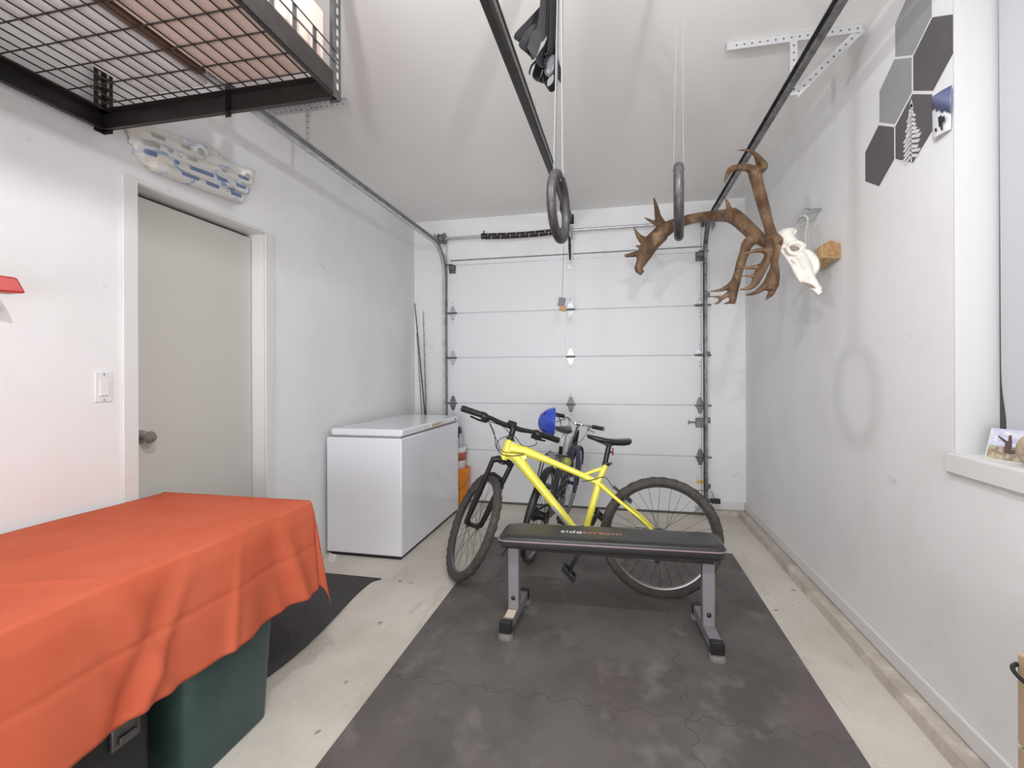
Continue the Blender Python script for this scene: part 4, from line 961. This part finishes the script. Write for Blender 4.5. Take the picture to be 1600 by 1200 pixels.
# bundle of webbing
wc = Vector((-.235, 1.60, 0)); sb = thing('strap_bundle', 'bundle of black webbing straps with buckles hanging from the ceiling', 'straps', (wc.x, wc.y, ZC))
WB = M('black_webbing', (24, 23, 27), 0.65)
Q = lambda u, v, dy=0: at(u, v, y=1.60 + dy)
top = Vector((at(866, 60, y=1.60).x, 1.60, ZC))
def smooth_pts(pts, k=8):
    P = [Vector(p) for p in pts]; out = []
    for i in range(len(P) - 1):
        p0, p1, p2, p3 = P[max(i - 1, 0)], P[i], P[i + 1], P[min(i + 2, len(P) - 1)]
        for q in range(k):
            t = q / k; out.append(.5 * ((2 * p1) + (p2 - p0) * t + (2 * p0 - 5 * p1 + 4 * p2 - p3) * t * t + (3 * p1 - p0 - 3 * p2 + p3) * t ** 3))
    return out + [P[-1]]
loops = [
    ([top, Q(861, 40), Q(858, 70), Q(846, 90), Q(841, 108, .01), Q(838, 120, .02), Q(845, 128, .02), Q(852, 118, .01), Q(857, 100), Q(862, 76), top + Vector((.004, 0, 0))], (.55, .8, .2), .038),
    ([top, Q(864, 40, .02), Q(868, 75, .02), Q(868, 105, .02), Q(868, 130, .02), Q(859, 139, .02), Q(852, 131, .02), Q(853, 112, .02), Q(862, 92, .02), Q(866, 70, .02)], (.25, .95, 0), .034),
    ([top, Q(850, 30, -.01), Q(838, 60, -.02), Q(829, 84, -.02), Q(819, 76, -.01), Q(822, 66, 0), Q(834, 50, .01), Q(852, 25, .01), top + Vector((-.004, 0, 0))], (.75, .55, -.4), .040),
    ([top, Q(852, 20, .03), Q(832, 52, .03), Q(816, 66, .03), Q(810, 60, .03), Q(828, 40, .04), Q(856, 10, .04)], (.6, .7, -.3), .036),
    ([top, Q(863, 60, -.02), Q(850, 88, -.02), Q(842, 95, -.03), Q(850, 104, -.02), Q(860, 88, -.01), Q(865, 60, 0)], (.5, .8, .2), .030),
    ([top, Q(869, 60, 0), Q(871, 92, 0), Q(874, 104, 0), Q(874, 126, 0)], (.2, .9, 0), .026),
    ([top, Q(860, 66, .03), Q(840, 92, .03), Q(830, 104, .03), Q(827, 116, .03)], (.2, .9, 0), .008)]
for pts, w, wd2 in loops: obj('webbing', MB().ribbon(smooth_pts(pts), Vector(w), wd2, .0025), WB, sb, smooth=40)
bkp = Q(861, 103, -.012)
obj('buckle', MB().ball(bkp, (.022, 0, 0), (0, .012, 0), (.008, 0, .036), 14, 8), M('grey_buckle', (70, 70, 76), 0.4), sb)
obj('ceiling_hook', MB().tube([top, top + Vector((0, 0, -.05))], .006, 8), GALVD, sb)

# ------------------------------------------------------------------ caribou skull and antlers
mt = at(1232, 385, x=.98)
AN = thing('caribou_skull_mount', 'white caribou skull with wide brown antlers mounted on the right wall', 'antlers', mt)
ANT = M('antler_bone', (124, 96, 70), 0.6, var=[((14, 14, 5), (84, 60, 40), 0.38, 0.60), (9, (164, 138, 108), 0.54, 0.74), (45, (70, 48, 34), 0.62, 0.78)], bump=((70, 70, 22), 0.5))
BONE = M('bleached_bone', (236, 233, 226), 0.6, var=(20, (214, 208, 196), 0.45, 0.75), bump=(50, 0.12))
def limb(mb, pts, n=12):
    "pts: (u, v, y, radius in photo pixels)"
    P, Rr = [], []
    for u, v, y, r in pts:
        p = at(u, v, y=y); d = (p - Vector((0, 0, EYE))).dot(FWD); P.append(p); Rr.append(r * d / F)
    PP = smooth_pts(P, 5); RR = []
    for i in range(len(Rr) - 1):
        for q in range(5): RR.append(Rr[i] + (Rr[i + 1] - Rr[i]) * q / 5)
    RR.append(Rr[-1]); mb.tube(PP, RR, n)
def palm(mb, poly, y, th, dy=None):
    pts = []
    for i, (u, v) in enumerate(poly): pts.append(at(u, v, y=y if dy is None else y + dy(u, v)))
    mb.prism([p + Vector((0, -th / 2, 0)) for p in pts], (0, th, 0))
a = MB()   # the antler sweeping away towards the door
limb(a, [(1214, 379, 2.87, 9), (1204, 381, 2.89, 8), (1192, 376, 2.93, 9), (1174, 362, 2.99, 11), (1158, 347, 3.06, 11.5), (1144, 337, 3.14, 12), (1130, 337, 3.24, 9.5), (1108, 338, 3.36, 8), (1085, 341, 3.48, 7.5), (1066, 346, 3.56, 8), (1050, 353, 3.62, 10), (1034, 362, 3.68, 13)])
limb(a, [(1034, 364, 3.68, 13), (1018, 380, 3.72, 13), (1008, 396, 3.75, 12), (1001, 412, 3.77, 7.5), (997, 420, 3.78, 5.5), (1004, 428, 3.78, 4.5)][:5] + [(1004, 427, 3.78, 4.5)])
limb(a, [(1040, 364, 3.67, 9), (1032, 350, 3.68, 8), (1028, 338, 3.68, 5), (1025, 322, 3.68, 3.2), (1021, 308, 3.68, .8)])
limb(a, [(1028, 350, 3.68, 4.5), (1018, 346, 3.68, 2.6), (1007, 340, 3.68, .8)])
limb(a, [(1016, 380, 3.72, 11), (1006, 376, 3.73, 7), (998, 369, 3.73, 4), (990, 355, 3.73, .9)])
limb(a, [(1012, 390, 3.74, 7), (1002, 386, 3.74, 3), (993, 384, 3.74, .9)])
limb(a, [(1010, 394, 3.75, 8), (1000, 396, 3.76, 5), (988, 398, 3.77, 4), (976, 400, 3.78, 2.2)])
limb(a, [(1142, 336, 3.15, 8), (1139, 326, 3.14, 4), (1137, 318, 3.13, 3), (1133, 309, 3.12, 1)])
limb(a, [(1180, 370, 2.96, 10), (1168, 381, 2.95, 8.5), (1164, 392, 2.94, 7.5), (1158, 410, 2.92, 7), (1153, 428, 2.90, 6.5), (1149, 442, 2.88, 7.5), (1146, 456, 2.87, 7), (1145, 470, 2.86, 5), (1144, 475, 2.86, 3.5)])
limb(a, [(1152, 438, 2.89, 7), (1140, 447, 2.87, 5), (1126, 453, 2.86, 2.8), (1106, 456, 2.85, .8)])
limb(a, [(1147, 455, 2.87, 6), (1136, 461, 2.86, 4), (1128, 466, 2.86, 3.2), (1122, 473, 2.85, 2.2), (1115, 475, 2.85, .8)])
limb(a, [(1130, 465, 2.86, 3), (1122, 464, 2.86, 2.2), (1107, 463, 2.85, .8)])
limb(a, [(1146, 470, 2.86, 3), (1138, 473, 2.86, 2), (1130, 475, 2.86, .8)])
obj('antler', a, ANT, AN, remesh=.0045)
b = MB()   # the antler rising towards the ceiling
limb(b, [(1216, 378, 2.84, 9), (1207, 370, 2.80, 9), (1201, 352, 2.76, 7.5), (1195, 330, 2.72, 8.5), (1189, 308, 2.68, 9), (1183, 285, 2.64, 9), (1180, 270, 2.62, 10.5), (1182, 264, 2.61, 8)])
limb(b, [(1178, 268, 2.62, 8), (1168, 262, 2.60, 6), (1152, 262, 2.57, 5.2), (1142, 265, 2.55, 5), (1136, 274, 2.53, 3.6), (1132, 286, 2.51, 1.2)])
limb(b, [(1182, 268, 2.62, 8), (1191, 263, 2.60, 7), (1194, 258, 2.58, 5.5), (1188, 250, 2.56, 4.5), (1180, 241, 2.54, 3.4), (1168, 235, 2.52, 2.2), (1149, 235, 2.50, .6)])
limb(b, [(1184, 268, 2.62, 6), (1185, 258, 2.60, 4), (1181, 247, 2.57, 2.6), (1178, 240, 2.55, 1.5)])
limb(b, [(1212, 378, 2.83, 8), (1203, 378, 2.78, 6.5), (1202, 392, 2.74, 6), (1199, 404, 2.71, 6), (1193, 416, 2.69, 7), (1185, 430, 2.67, 8), (1179, 443, 2.66, 5.5), (1170, 450, 2.65, 3.6), (1154, 453, 2.64, .8)])
limb(b, [(1201, 394, 2.74, 6), (1190, 391, 2.72, 4.2), (1176, 393, 2.71, 2.8), (1157, 398, 2.70, .7)])
limb(b, [(1196, 410, 2.70, 5), (1186, 416, 2.69, 4), (1172, 418, 2.68, 3), (1160, 418, 2.67, 2), (1147, 416, 2.66, .6)])
limb(b, [(1184, 430, 2.67, 5), (1174, 431, 2.66, 2.6), (1157, 431, 2.66, .9)])
limb(b, [(1215, 380, 2.84, 7), (1212, 395, 2.81, 6), (1210, 410, 2.79, 5.5), (1210, 420, 2.78, 7), (1208, 432, 2.77, 10), (1205, 444, 2.76, 11.5), (1203, 454, 2.76, 8)])
limb(b, [(1204, 438, 2.77, 8), (1196, 446, 2.76, 6), (1186, 454, 2.76, 4.5), (1176, 459, 2.75, 2.6), (1163, 461, 2.75, .8)])
limb(b, [(1210, 446, 2.76, 6), (1205, 458, 2.76, 5), (1200, 464, 2.75, 3), (1196, 469, 2.75, .9)])
obj('antler', b, ANT, AN, remesh=.0045)
s = MB()   # skull: occiput up, nose down along the wall
limb(s, [(1219, 382, 2.86, 8), (1224, 371, 2.86, 12), (1231, 365, 2.85, 10), (1240, 359, 2.85, 4)], 16)
limb(s, [(1228, 372, 2.85, 12), (1240, 388, 2.83, 11), (1250, 402, 2.80, 10), (1258, 418, 2.78, 10), (1264, 431, 2.76, 7.5), (1272, 443, 2.75, 6), (1281, 454, 2.745, 4.5)], 16)
limb(s, [(1238, 358, 2.845, 3), (1243, 362, 2.84, 2.4), (1238, 367, 2.84, 3)], 10)
limb(s, [(1216, 386, 2.84, 3), (1226, 397, 2.82, 3.2), (1237, 412, 2.79, 3.6), (1246, 428, 2.77, 4.2), (1253, 441, 2.75, 3)], 12)
limb(s, [(1222, 384, 2.83, 2.5), (1234, 396, 2.81, 2.6), (1246, 412, 2.78, 3), (1252, 428, 2.765, 3.2), (1256, 440, 2.755, 2.6)], 12)
limb(s, [(1232, 383, 2.80, 3.4), (1242, 379, 2.79, 3.8), (1252, 381, 2.785, 3.6), (1257, 385, 2.785, 2.8), (1250, 389, 2.785, 3)], 10)
limb(s, [(1230, 386, 2.80, 3), (1234, 394, 2.79, 3.4), (1243, 397, 2.78, 3.6), (1250, 393, 2.78, 3)], 10)
limb(s, [(1252, 394, 2.80, 6), (1262, 396, 2.80, 6), (1271, 406, 2.79, 7), (1274, 418, 2.78, 6.5), (1268, 427, 2.77, 6), (1262, 432, 2.765, 5)], 14)
limb(s, [(1270, 400, 2.775, 2.6), (1276, 408, 2.77, 2.8), (1277, 418, 2.765, 2.8), (1272, 426, 2.76, 2.6)], 10)
limb(s, [(1254, 438, 2.755, 3.6), (1262, 441, 2.75, 2.6), (1272, 445, 2.74, 2.4), (1283, 458, 2.735, 2.6)], 10)
limb(s, [(1262, 446, 2.745, 1.6), (1270, 451, 2.74, 1.6), (1280, 460, 2.735, 2)], 8)
skull = obj('skull', s, BONE, AN, remesh=.0028)
skull.modifiers['smooth'].iterations = 2
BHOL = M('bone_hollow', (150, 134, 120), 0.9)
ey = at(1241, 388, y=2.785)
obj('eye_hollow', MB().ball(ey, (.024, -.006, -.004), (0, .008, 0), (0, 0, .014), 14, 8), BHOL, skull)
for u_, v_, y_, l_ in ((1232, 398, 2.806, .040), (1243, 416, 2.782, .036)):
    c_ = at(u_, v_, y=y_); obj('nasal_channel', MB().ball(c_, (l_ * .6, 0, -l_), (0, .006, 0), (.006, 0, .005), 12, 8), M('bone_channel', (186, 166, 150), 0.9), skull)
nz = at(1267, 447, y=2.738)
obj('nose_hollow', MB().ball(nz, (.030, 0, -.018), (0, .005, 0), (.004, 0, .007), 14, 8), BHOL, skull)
for p_, q_ in (((1217, 379, 2.865), 10), ((1213, 376, 2.83), 10)):
    c = at(*p_[:2], y=p_[2])
    obj('antler_burr', MB().ball(c, (.028, 0, .006), (0, .034, 0), (-.008, 0, .038), 16, 10), M('dark_antler_burr', (92, 62, 46), 0.7, bump=(90, 0.6)), AN)
# wooden block behind the skull
wa, wb_ = Vector((1.00, 2.78, 2.055)), Vector((1.085, 2.66, 2.085))
wb_ = at(1297, 391, x=1.095); wa = at(1268, 412, x=1.085); dw = (wb_ - wa).normalized()
kx = Vector((1, 0, 0)); kx = (kx - dw * kx.dot(dw)).normalized(); kz = dw.cross(kx)
if kz.z < 0: kz = -kz
sec = [(-.046, -.042), (.044, -.048), (.046, .034), (.006, .056), (-.046, .030)]
WOOD = M('split_pine', (200, 170, 128), 0.65, var=((30, 30, 4), (176, 140, 98), 0.4, 0.65), bump=((60, 60, 8), 0.2))
wl = thing('wood_block', 'split pine block fixed on the wall behind the caribou skull', 'wood', wa)
wbk = obj('block', MB().prism([wa - dw * .03 + kx * p * .95 + kz * q * .95 for p, q in sec], (wb_ - wa) + dw * .04), WOOD, wl, bevel=.003)
obj('end_grain', MB().prism([wb_ + dw * .0095 + kx * p * .88 + kz * q * .88 for p, q in sec], dw * .0012), M('resinous_end_grain', (176, 138, 92), 0.6, var=(40, (140, 102, 60), 0.4, 0.65), bump=(90, 0.5)), wbk)
# hook and braided cord
hk = at(1272, 325, x=1.10)
hkt = thing('wall_hook', 'clear and silver wall hook above the caribou skull', 'hook', hk)
A1, A2, A3, A4 = at(1258, 326, x=1.10), at(1283, 326, x=1.135), at(1272, 342, x=1.14), at(1250, 342, x=1.09)
obj('hook_wire', MB().tube([A4, A1, A2, A3], .0035, 8).tube([A1, at(1266, 329, x=1.11), A2], .004, 8), CHROME, hkt)
obj('hook_plate', MB().prism([at(1262, 327, x=1.139), at(1284, 326, x=1.139), at(1273, 346, x=1.139), at(1254, 346, x=1.139)], (.005, 0, 0)), M('pale_hook_plate', (214, 216, 218), 0.2), hkt)
cdp = [at(1262, 398, x=1.085), at(1259, 372, x=1.09), at(1261, 352, x=1.09), at(1262, 342, x=1.09), at(1256, 338, x=1.085), at(1249, 342, x=1.085), at(1246, 347, x=1.09), at(1250, 348, x=1.095)]
ct = thing('braided_cord', 'braided off white cord looped from the hook to the skull', 'cord', cdp[0])
S_ = smooth_pts(cdp, 10)
for ph in (0, PI):
    sp_ = []
    for i, p in enumerate(S_): sp_.append(p + Vector((.004 * math.cos(i * .55 + ph), .007 * math.cos(i * .55 + ph), .004 * math.sin(i * .55 + ph))))
    obj('strand', MB().tube(sp_, .0058, 8), M('offwhite_cord', (206, 204, 190), 0.85), ct)
for pts in ([at(1277, 352, x=1.12), at(1281, 360, x=1.12), at(1284, 369, x=1.125)], [at(1273, 350, x=1.12), at(1277, 366, x=1.12), at(1277, 384, x=1.12), at(1274, 396, x=1.115)], [at(1250, 348, x=1.09), at(1240, 356, x=1.05), at(1236, 364, x=1.0)]):
    obj('loose_line', MB().tube(smooth_pts(pts), .0016, 5), M('pale_line', (190, 188, 178), 0.7), ct)

# ------------------------------------------------------------------ right wall decals, print, sill things
def hexa(cy, cz, mat, label, clip=None):
    pts = [(cy + .1345 * math.cos(PI / 2 + k_ * PI / 3), cz + .1345 * math.sin(PI / 2 + k_ * PI / 3)) for k_ in range(6)]
    if clip is not None: pts = [(max(y, clip), z) for y, z in pts]
    o = obj('hexagon_decal', MB().prism([(XR - .0001, y, z) for y, z in pts], (-.0022, 0, 0)), mat, smooth=0)
    return tag(o, label, 'wall decal', 'grey hexagon wall decals')
HXD = M('charcoal_hexagon', (98, 95, 97), 0.6, var=(3, (88, 85, 86), 0.4, 0.7)); HXL = M('light_grey_hexagon', (162, 163, 163), 0.6, var=(3, (150, 151, 151), 0.4, 0.7))
hexa(2.412, 2.243, HXD, 'dark grey hexagon decal lowest on the right wall, left of the tree decal')
hexa(2.288, 2.455, HXL, 'whole light grey hexagon decal touching the tree decal from above')
hx = hexa(2.166, 2.240, HXD, 'dark grey hexagon decal with a white fir tree on it')
hexa(2.043, 2.452, HXD, 'plain dark grey hexagon decal touching the window edge above the photo print', clip=WY1 + .001)
hexa(2.165, 2.664, HXL, 'light grey hexagon decal highest on the wall, mostly cut off at the top')
tm = MB(); xt = XR - .0023; ty0 = 2.174; zb, zt_ = 2.108, 2.358
tm.prism([(xt, ty0 - .003, zb), (xt, ty0 + .003, zb), (xt, ty0 + .001, zt_), (xt, ty0 - .001, zt_)], (-.0008, 0, 0))
tm.prism([(xt, ty0, zt_ + .004), (xt, ty0 + .013, zt_ - .035), (xt, ty0 - .013, zt_ - .035)], (-.0008, 0, 0))
random.seed(3)
for i in range(12):
    f = i / 11; z = zt_ - .02 - (zt_ - zb - .05) * f; L = (.018 + .040 * min(1, f * 1.6)) * random.uniform(.8, 1.1)
    for sg in (-1, 1):
        l2 = L * random.uniform(.8, 1.1)
        tm.prism([(xt, ty0, z + .006), (xt, ty0 + sg * l2, z - .014 - .004 * random.random()), (xt, ty0 + sg * l2 * .75, z - .024), (xt, ty0, z - .005)], (-.0008, 0, 0))
obj('tree_motif', tm, M('white_vinyl', (222, 222, 222), 0.6), hx, smooth=0)
# curled photo print
pc = [at(1456, 152, x=1.128), at(1487, 133, x=1.132), at(1486, 202, x=1.138), at(1457.5, 221, x=1.132)]
def sheet(c00, c10, c11, c01, bulge, nu=14, nv=14, u0=0, u1=1, v0=0, v1=1, off=0):
    out = []
    for j in range(nv + 1):
        for i in range(nu + 1):
            s_, t = u0 + (u1 - u0) * i / nu, v0 + (v1 - v0) * j / nv
            p = c00.lerp(c10, s_).lerp(c01.lerp(c11, s_), t); out.append(p + Vector((-bulge * math.sin(PI * s_) * (.4 + .6 * t) - off, 0, 0)))
    return out, [(j * (nu + 1) + i, j * (nu + 1) + i + 1, (j + 1) * (nu + 1) + i + 1, (j + 1) * (nu + 1) + i) for j in range(nv) for i in range(nu)]
def picture(w, h, ramp, rough):
    "procedural landscape: colour bands down the sheet, edges broken up by noise (generated coordinates)"
    m = bpy.data.materials.new('printed_landscape'); m.use_nodes = True; nt = m.node_tree; b = nt.nodes['Principled BSDF']
    tc = nt.nodes.new('ShaderNodeTexCoord'); sp = nt.nodes.new('ShaderNodeSeparateXYZ'); nt.links.new(tc.outputs['Generated'], sp.inputs[0])
    n = nt.nodes.new('ShaderNodeTexNoise'); n.inputs['Scale'].default_value = w; n.inputs['Detail'].default_value = 5; nt.links.new(tc.outputs['Generated'], n.inputs['Vector'])
    ma = nt.nodes.new('ShaderNodeMath'); ma.operation = 'MULTIPLY_ADD'; ma.inputs[1].default_value = rough; nt.links.new(n.outputs[0], ma.inputs[0])
    mz = nt.nodes.new('ShaderNodeMath'); mz.operation = 'MULTIPLY_ADD'; mz.inputs[1].default_value = h; nt.links.new(sp.outputs['Y'], mz.inputs[0]); nt.links.new(sp.outputs['Z'], mz.inputs[2])
    nt.links.new(mz.outputs[0], ma.inputs[2])
    cr = nt.nodes.new('ShaderNodeValToRGB'); e = cr.color_ramp.elements
    while len(e) < len(ramp): e.new(.5)
    for i, (p, c) in enumerate(ramp): e[i].position = p; e[i].color = rgb(*c)
    nt.links.new(ma.outputs[0], cr.inputs[0]); nt.links.new(cr.outputs[0], b.inputs['Base Color']); b.inputs['Roughness'].default_value = .35
    return m
vs3, fs3 = sheet(*pc, .010)
pr = obj('photo_print', MB().add(vs3, fs3), picture(5, -.45, [(0, (236, 236, 238)), (.36, (226, 226, 232)), (.41, (60, 60, 78)), (.55, (82, 88, 118)), (.70, (120, 130, 168)), (1, (74, 84, 130))], .22), smooth=60)
md = pr.modifiers.new('thickness', 'SOLIDIFY'); md.thickness = .0008; md.offset = 1
tag(pr, 'curled mountain photo print taped to the right wall beside the window', 'photo print')
cf = MB()
for u, v, w2, h2 in ((1469, 189, .004, .018), (1474, 186, .003, .010), (1471, 199, .002, .010), (1462, 203, .002, .006)):
    p = at(u, v, x=1.120); cf.obox(p, (.0006, 0, 0), (0, w2 * 2.2, 0), (0, .002, h2))
obj('printed_figure', cf, M('print_ink', (40, 40, 50), 0.4), pr, smooth=0)
# postcard and stone on the sill
q0, q1 = Vector((1.186, 1.866, WZ0 + .0008)), Vector((1.236, 1.70, WZ0 + .0008)); lean = Vector((.022, .004, .098))
pcd = thing('postcard', 'driftwood beach postcard leaning on the window blind', 'postcard', q0)
cm = MB(); nrm = (q1 - q0).cross(lean).normalized()
def pp(s_, t, o=0): return q0 + (q1 - q0) * s_ + lean * t + nrm * o
if nrm.x > 0: nrm = -nrm
def cquad(poly, o, th=.0004): return MB().prism([pp(s_, t, o) for s_, t in poly], nrm * th)
obj('card', cquad([(0, 0), (1, 0), (1, 1), (0, 1)], -.0006, .0006), M('card_white', (232, 230, 228), 0.4), pcd, smooth=0)
obj('printed_sky', cquad([(0.02, .44), (.98, .44), (.98, .985), (.02, .985)], 0), M('card_sky', (178, 186, 226), 0.4, var=((16, 16, 40), (236, 236, 244), 0.42, 0.6)), pcd, smooth=0)
obj('printed_ground', cquad([(0.02, .02), (.98, .02), (.98, .46), (.02, .44)], .0002), M('card_ground', (150, 132, 112), 0.4, var=(60, (196, 186, 160), 0.45, 0.6)), pcd, smooth=0)
dwm = MB()
for poly in ([(.30, .25), (.42, .22), (.40, .60), (.36, .84), (.32, .80), (.33, .62), (.15, .78), (.14, .74), (.29, .55)], [(.40, .22), (.62, .34), (.72, .60), (.68, .72), (.62, .52), (.42, .36)], [(.60, .30), (.80, .30), (.82, .46), (.66, .44)]):
    dwm.prism([pp(s_, t, .0005) for s_, t in poly], nrm * .0003)
obj('printed_driftwood', dwm, M('card_driftwood', (96, 80, 82), 0.4), pcd, smooth=0)
stn = MB().ball(Vector((1.192, 1.690, WZ0 + .046)), (.032, .006, 0), (-.006, .038, 0), (0, .004, .047), 22, 14)
stn.v = [p + Vector((1, 1, 1)) * .005 * noise.noise(p * 40) for p in stn.v]
tag(obj('stone', stn, M('speckled_stone', (186, 168, 146), 0.85, var=(60, (140, 120, 100), 0.5, 0.7), bump=(90, 0.4)), smooth=70), 'small beige stone standing on the window sill before the postcard', 'stone')

# wooden drawer cabinet under the window
wcx = .95; ye, ze = at(1588, 1018, x=wcx).y, at(1588, 1018, x=wcx).z
PLY = M('birch_wood', (196, 174, 142), 0.5, var=((30, 6, 3), (178, 152, 118), 0.4, 0.65))
wc_ = thing('wooden_cabinet', 'light wood drawer cabinet with black handle below the window', 'cabinet', (1.02, ye - .3, 0))
obj('cabinet_body', MB().box((wcx + .018, ye - .62, 0), (1.055, ye, ze)), PLY, wc_, bevel=.003)
dwr = obj('drawer_front', MB().box((wcx, ye - .618, ze - .22), (wcx + .018, ye - .002, ze - .002)), PLY, wc_, bevel=.003)
hy, hz = at(1590, 1037, x=wcx).y, at(1590, 1037, x=wcx).z
obj('handle', MB().tube(smooth_pts([(wcx, hy, hz), (wcx - .016, hy - .008, hz - .006), (wcx - .024, hy - .04, hz - .012), (wcx - .024, hy - .10, hz - .012), (wcx - .016, hy - .132, hz - .006), (wcx, hy - .14, hz)]), .005, 8), BLK, dwr)
obj('lower_front', MB().box((wcx, ye - .618, .02), (wcx + .018, ye - .002, ze - .228)), PLY, wc_, bevel=.003)

# ------------------------------------------------------------------ left wall things
sw0, sw1 = at(147, 629, x=XL), at(174, 582, x=XL)
ls = thing('light_switch', 'white rocker light switch on the left wall beside the entry door', 'light switch', (XL, (sw0.y + sw1.y) / 2, sw0.z))
obj('switch_plate', MB().box((XL, sw0.y, sw0.z), (XL + .006, sw1.y, sw1.z)), WHITE, ls, bevel=.003)
ym, zm = (sw0.y + sw1.y) / 2, (sw0.z + sw1.z) / 2
rkr = MB().prism([(XL + .006, ym - .016, zm - .034), (XL + .006, ym - .016, zm + .034), (XL + .0075, ym - .016, zm + .034), (XL + .013, ym - .016, zm - .034)], (0, .032, 0))
obj('rocker', rkr, WHITE, ls, bevel=.001)
obj('screw', MB().lathe([(.003, 0), (.003, .001)], (XL + .006, ym, zm + .052), (1, 0, 0), 8).lathe([(.003, 0), (.003, .001)], (XL + .006, ym, zm - .052), (1, 0, 0), 8), GALVD, ls)
rp = at(2, 447, x=-1.97)
rb_ = thing('red_clamp', 'red plastic clamp end on the left wall cut by the picture edge', 'clamp', rp)
REDM = M('red_plastic', (186, 58, 52), 0.4)
obj('clamp_body', MB().prism([(XL, rp.y - .16, rp.z - .026), (XL, rp.y - .16, rp.z + .03), (-1.98, rp.y + .004, rp.z + .026), (-1.97, rp.y + .022, rp.z - .024)], (.075, 0, 0)), REDM, rb_, bevel=.006)
obj('clamp_pad', MB().box((XL + .002, rp.y - .12, rp.z - .033), (XL + .07, rp.y + .0, rp.z - .024)), M('dark_red_pad', (120, 36, 34), 0.6), rb_, bevel=.003)

# climbing hold board above the door
HBX = XL
hbt = thing('hangboard', 'white and blue marbled climbing hangboard above the entry door', 'hangboard', (XL, 1.95, 2.25))
def hangmat():
    m = M('marbled_resin', (232, 230, 224), 0.35, coat=0.3)
    nt = m.node_tree; b = nt.nodes['Principled BSDF']; tc = nt.nodes.new('ShaderNodeTexCoord'); mp = nt.nodes.new('ShaderNodeMapping'); mp.inputs['Scale'].default_value = (1, 5, 14)
    n = nt.nodes.new('ShaderNodeTexNoise'); n.inputs['Scale'].default_value = 1.6; n.inputs['Detail'].default_value = 4; n.inputs['Distortion'].default_value = 1.2
    cr = nt.nodes.new('ShaderNodeValToRGB'); e = cr.color_ramp.elements; e[0].position = .40; e[0].color = rgb(226, 222, 212); e[1].position = .78; e[1].color = rgb(92, 122, 176)
    x = e.new(.56); x.color = rgb(228, 228, 228); x = e.new(.64); x.color = rgb(150, 172, 208)
    nt.links.new(tc.outputs['Object'], mp.inputs[0]); nt.links.new(mp.outputs[0], n.inputs[0]); nt.links.new(n.outputs[0], cr.inputs[0]); nt.links.new(cr.outputs[0], b.inputs['Base Color']); return m
HBM = hangmat()
hb = MB(); H = lambda u, v, d: at(u, v, x=XL + d)
outl = [(192, 196), (203, 220), (212, 240), (222, 257), (240, 262), (376, 318), (383, 305), (392, 290), (396, 268), (384, 262), (368, 262), (345, 245), (325, 228), (318, 222), (300, 222), (270, 212), (235, 198), (215, 190)]
base = [H(u, v, .004) for u, v in outl]; hb.prism(base, (.022, 0, 0))
rows = [((238, 256), (378, 311), .066, 10), ((217, 236), (386, 298), .056, 10), ((208, 219), (391, 285), .046, 10), ((208, 203), (389, 271), .034, 9)]
for (a_, b_, dp, r_) in rows:
    A_, B_ = H(*a_, dp * .75), H(*b_, dp * .75)
    hb.tube([A_ + Vector((-.030, 0, 0)), A_.lerp(B_, .05) + Vector((-.010, 0, 0)), A_.lerp(B_, .12), A_.lerp(B_, .98), B_], [.006, .018, .023, .023, .014], 16); hb.tube([A_.lerp(B_, .04) + Vector((-.028, 0, 0)), B_ + Vector((-.02, 0, 0))], .022, 12)
for (u, v, r_) in ((313, 234, .040), (386, 272, .034)): hb.ball(H(u, v, .045), (.034, 0, 0), (0, r_, 0), (0, 0, r_), 18, 12)
hbd = obj('board', hb, HBM, hbt, remesh=.005)
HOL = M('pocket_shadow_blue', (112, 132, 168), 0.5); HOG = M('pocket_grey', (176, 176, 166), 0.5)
for ri, t0, t1, mt_ in ((0, .24, .43, HOL), (0, .50, .66, HOL), (0, .80, .95, HOL), (1, .02, .11, HOL), (1, .24, .29, HOL), (1, .37, .60, HOL), (1, .63, .74, HOL), (1, .83, .95, HOL),
        (2, .05, .16, HOG), (2, .21, .25, HOG), (2, .36, .45, HOG), (2, .66, .72, HOG), (2, .83, .95, HOL), (3, .10, .20, HOG), (3, .32, .40, HOG)):
    a_, b_, dp, q_ = rows[ri]; A_, B_ = H(*a_, dp * .75), H(*b_, dp * .75); ox = Vector((.0165, 0, .004))
    obj('pocket', MB().tube([A_.lerp(B_, t0) + ox, A_.lerp(B_, t0 + .01) + ox, A_.lerp(B_, t1 - .01) + ox, A_.lerp(B_, t1) + ox], [.005, .0105, .0105, .005], 12), mt_, hbd)
for (u, v, r_) in ((314, 237, .022), (387, 275, .018)):
    obj('jug_hollow', MB().ball(H(u, v, .079), (.004, 0, 0), (0, r_, 0), (0, 0, r_ * .8), 16, 8), HOG, hbd)
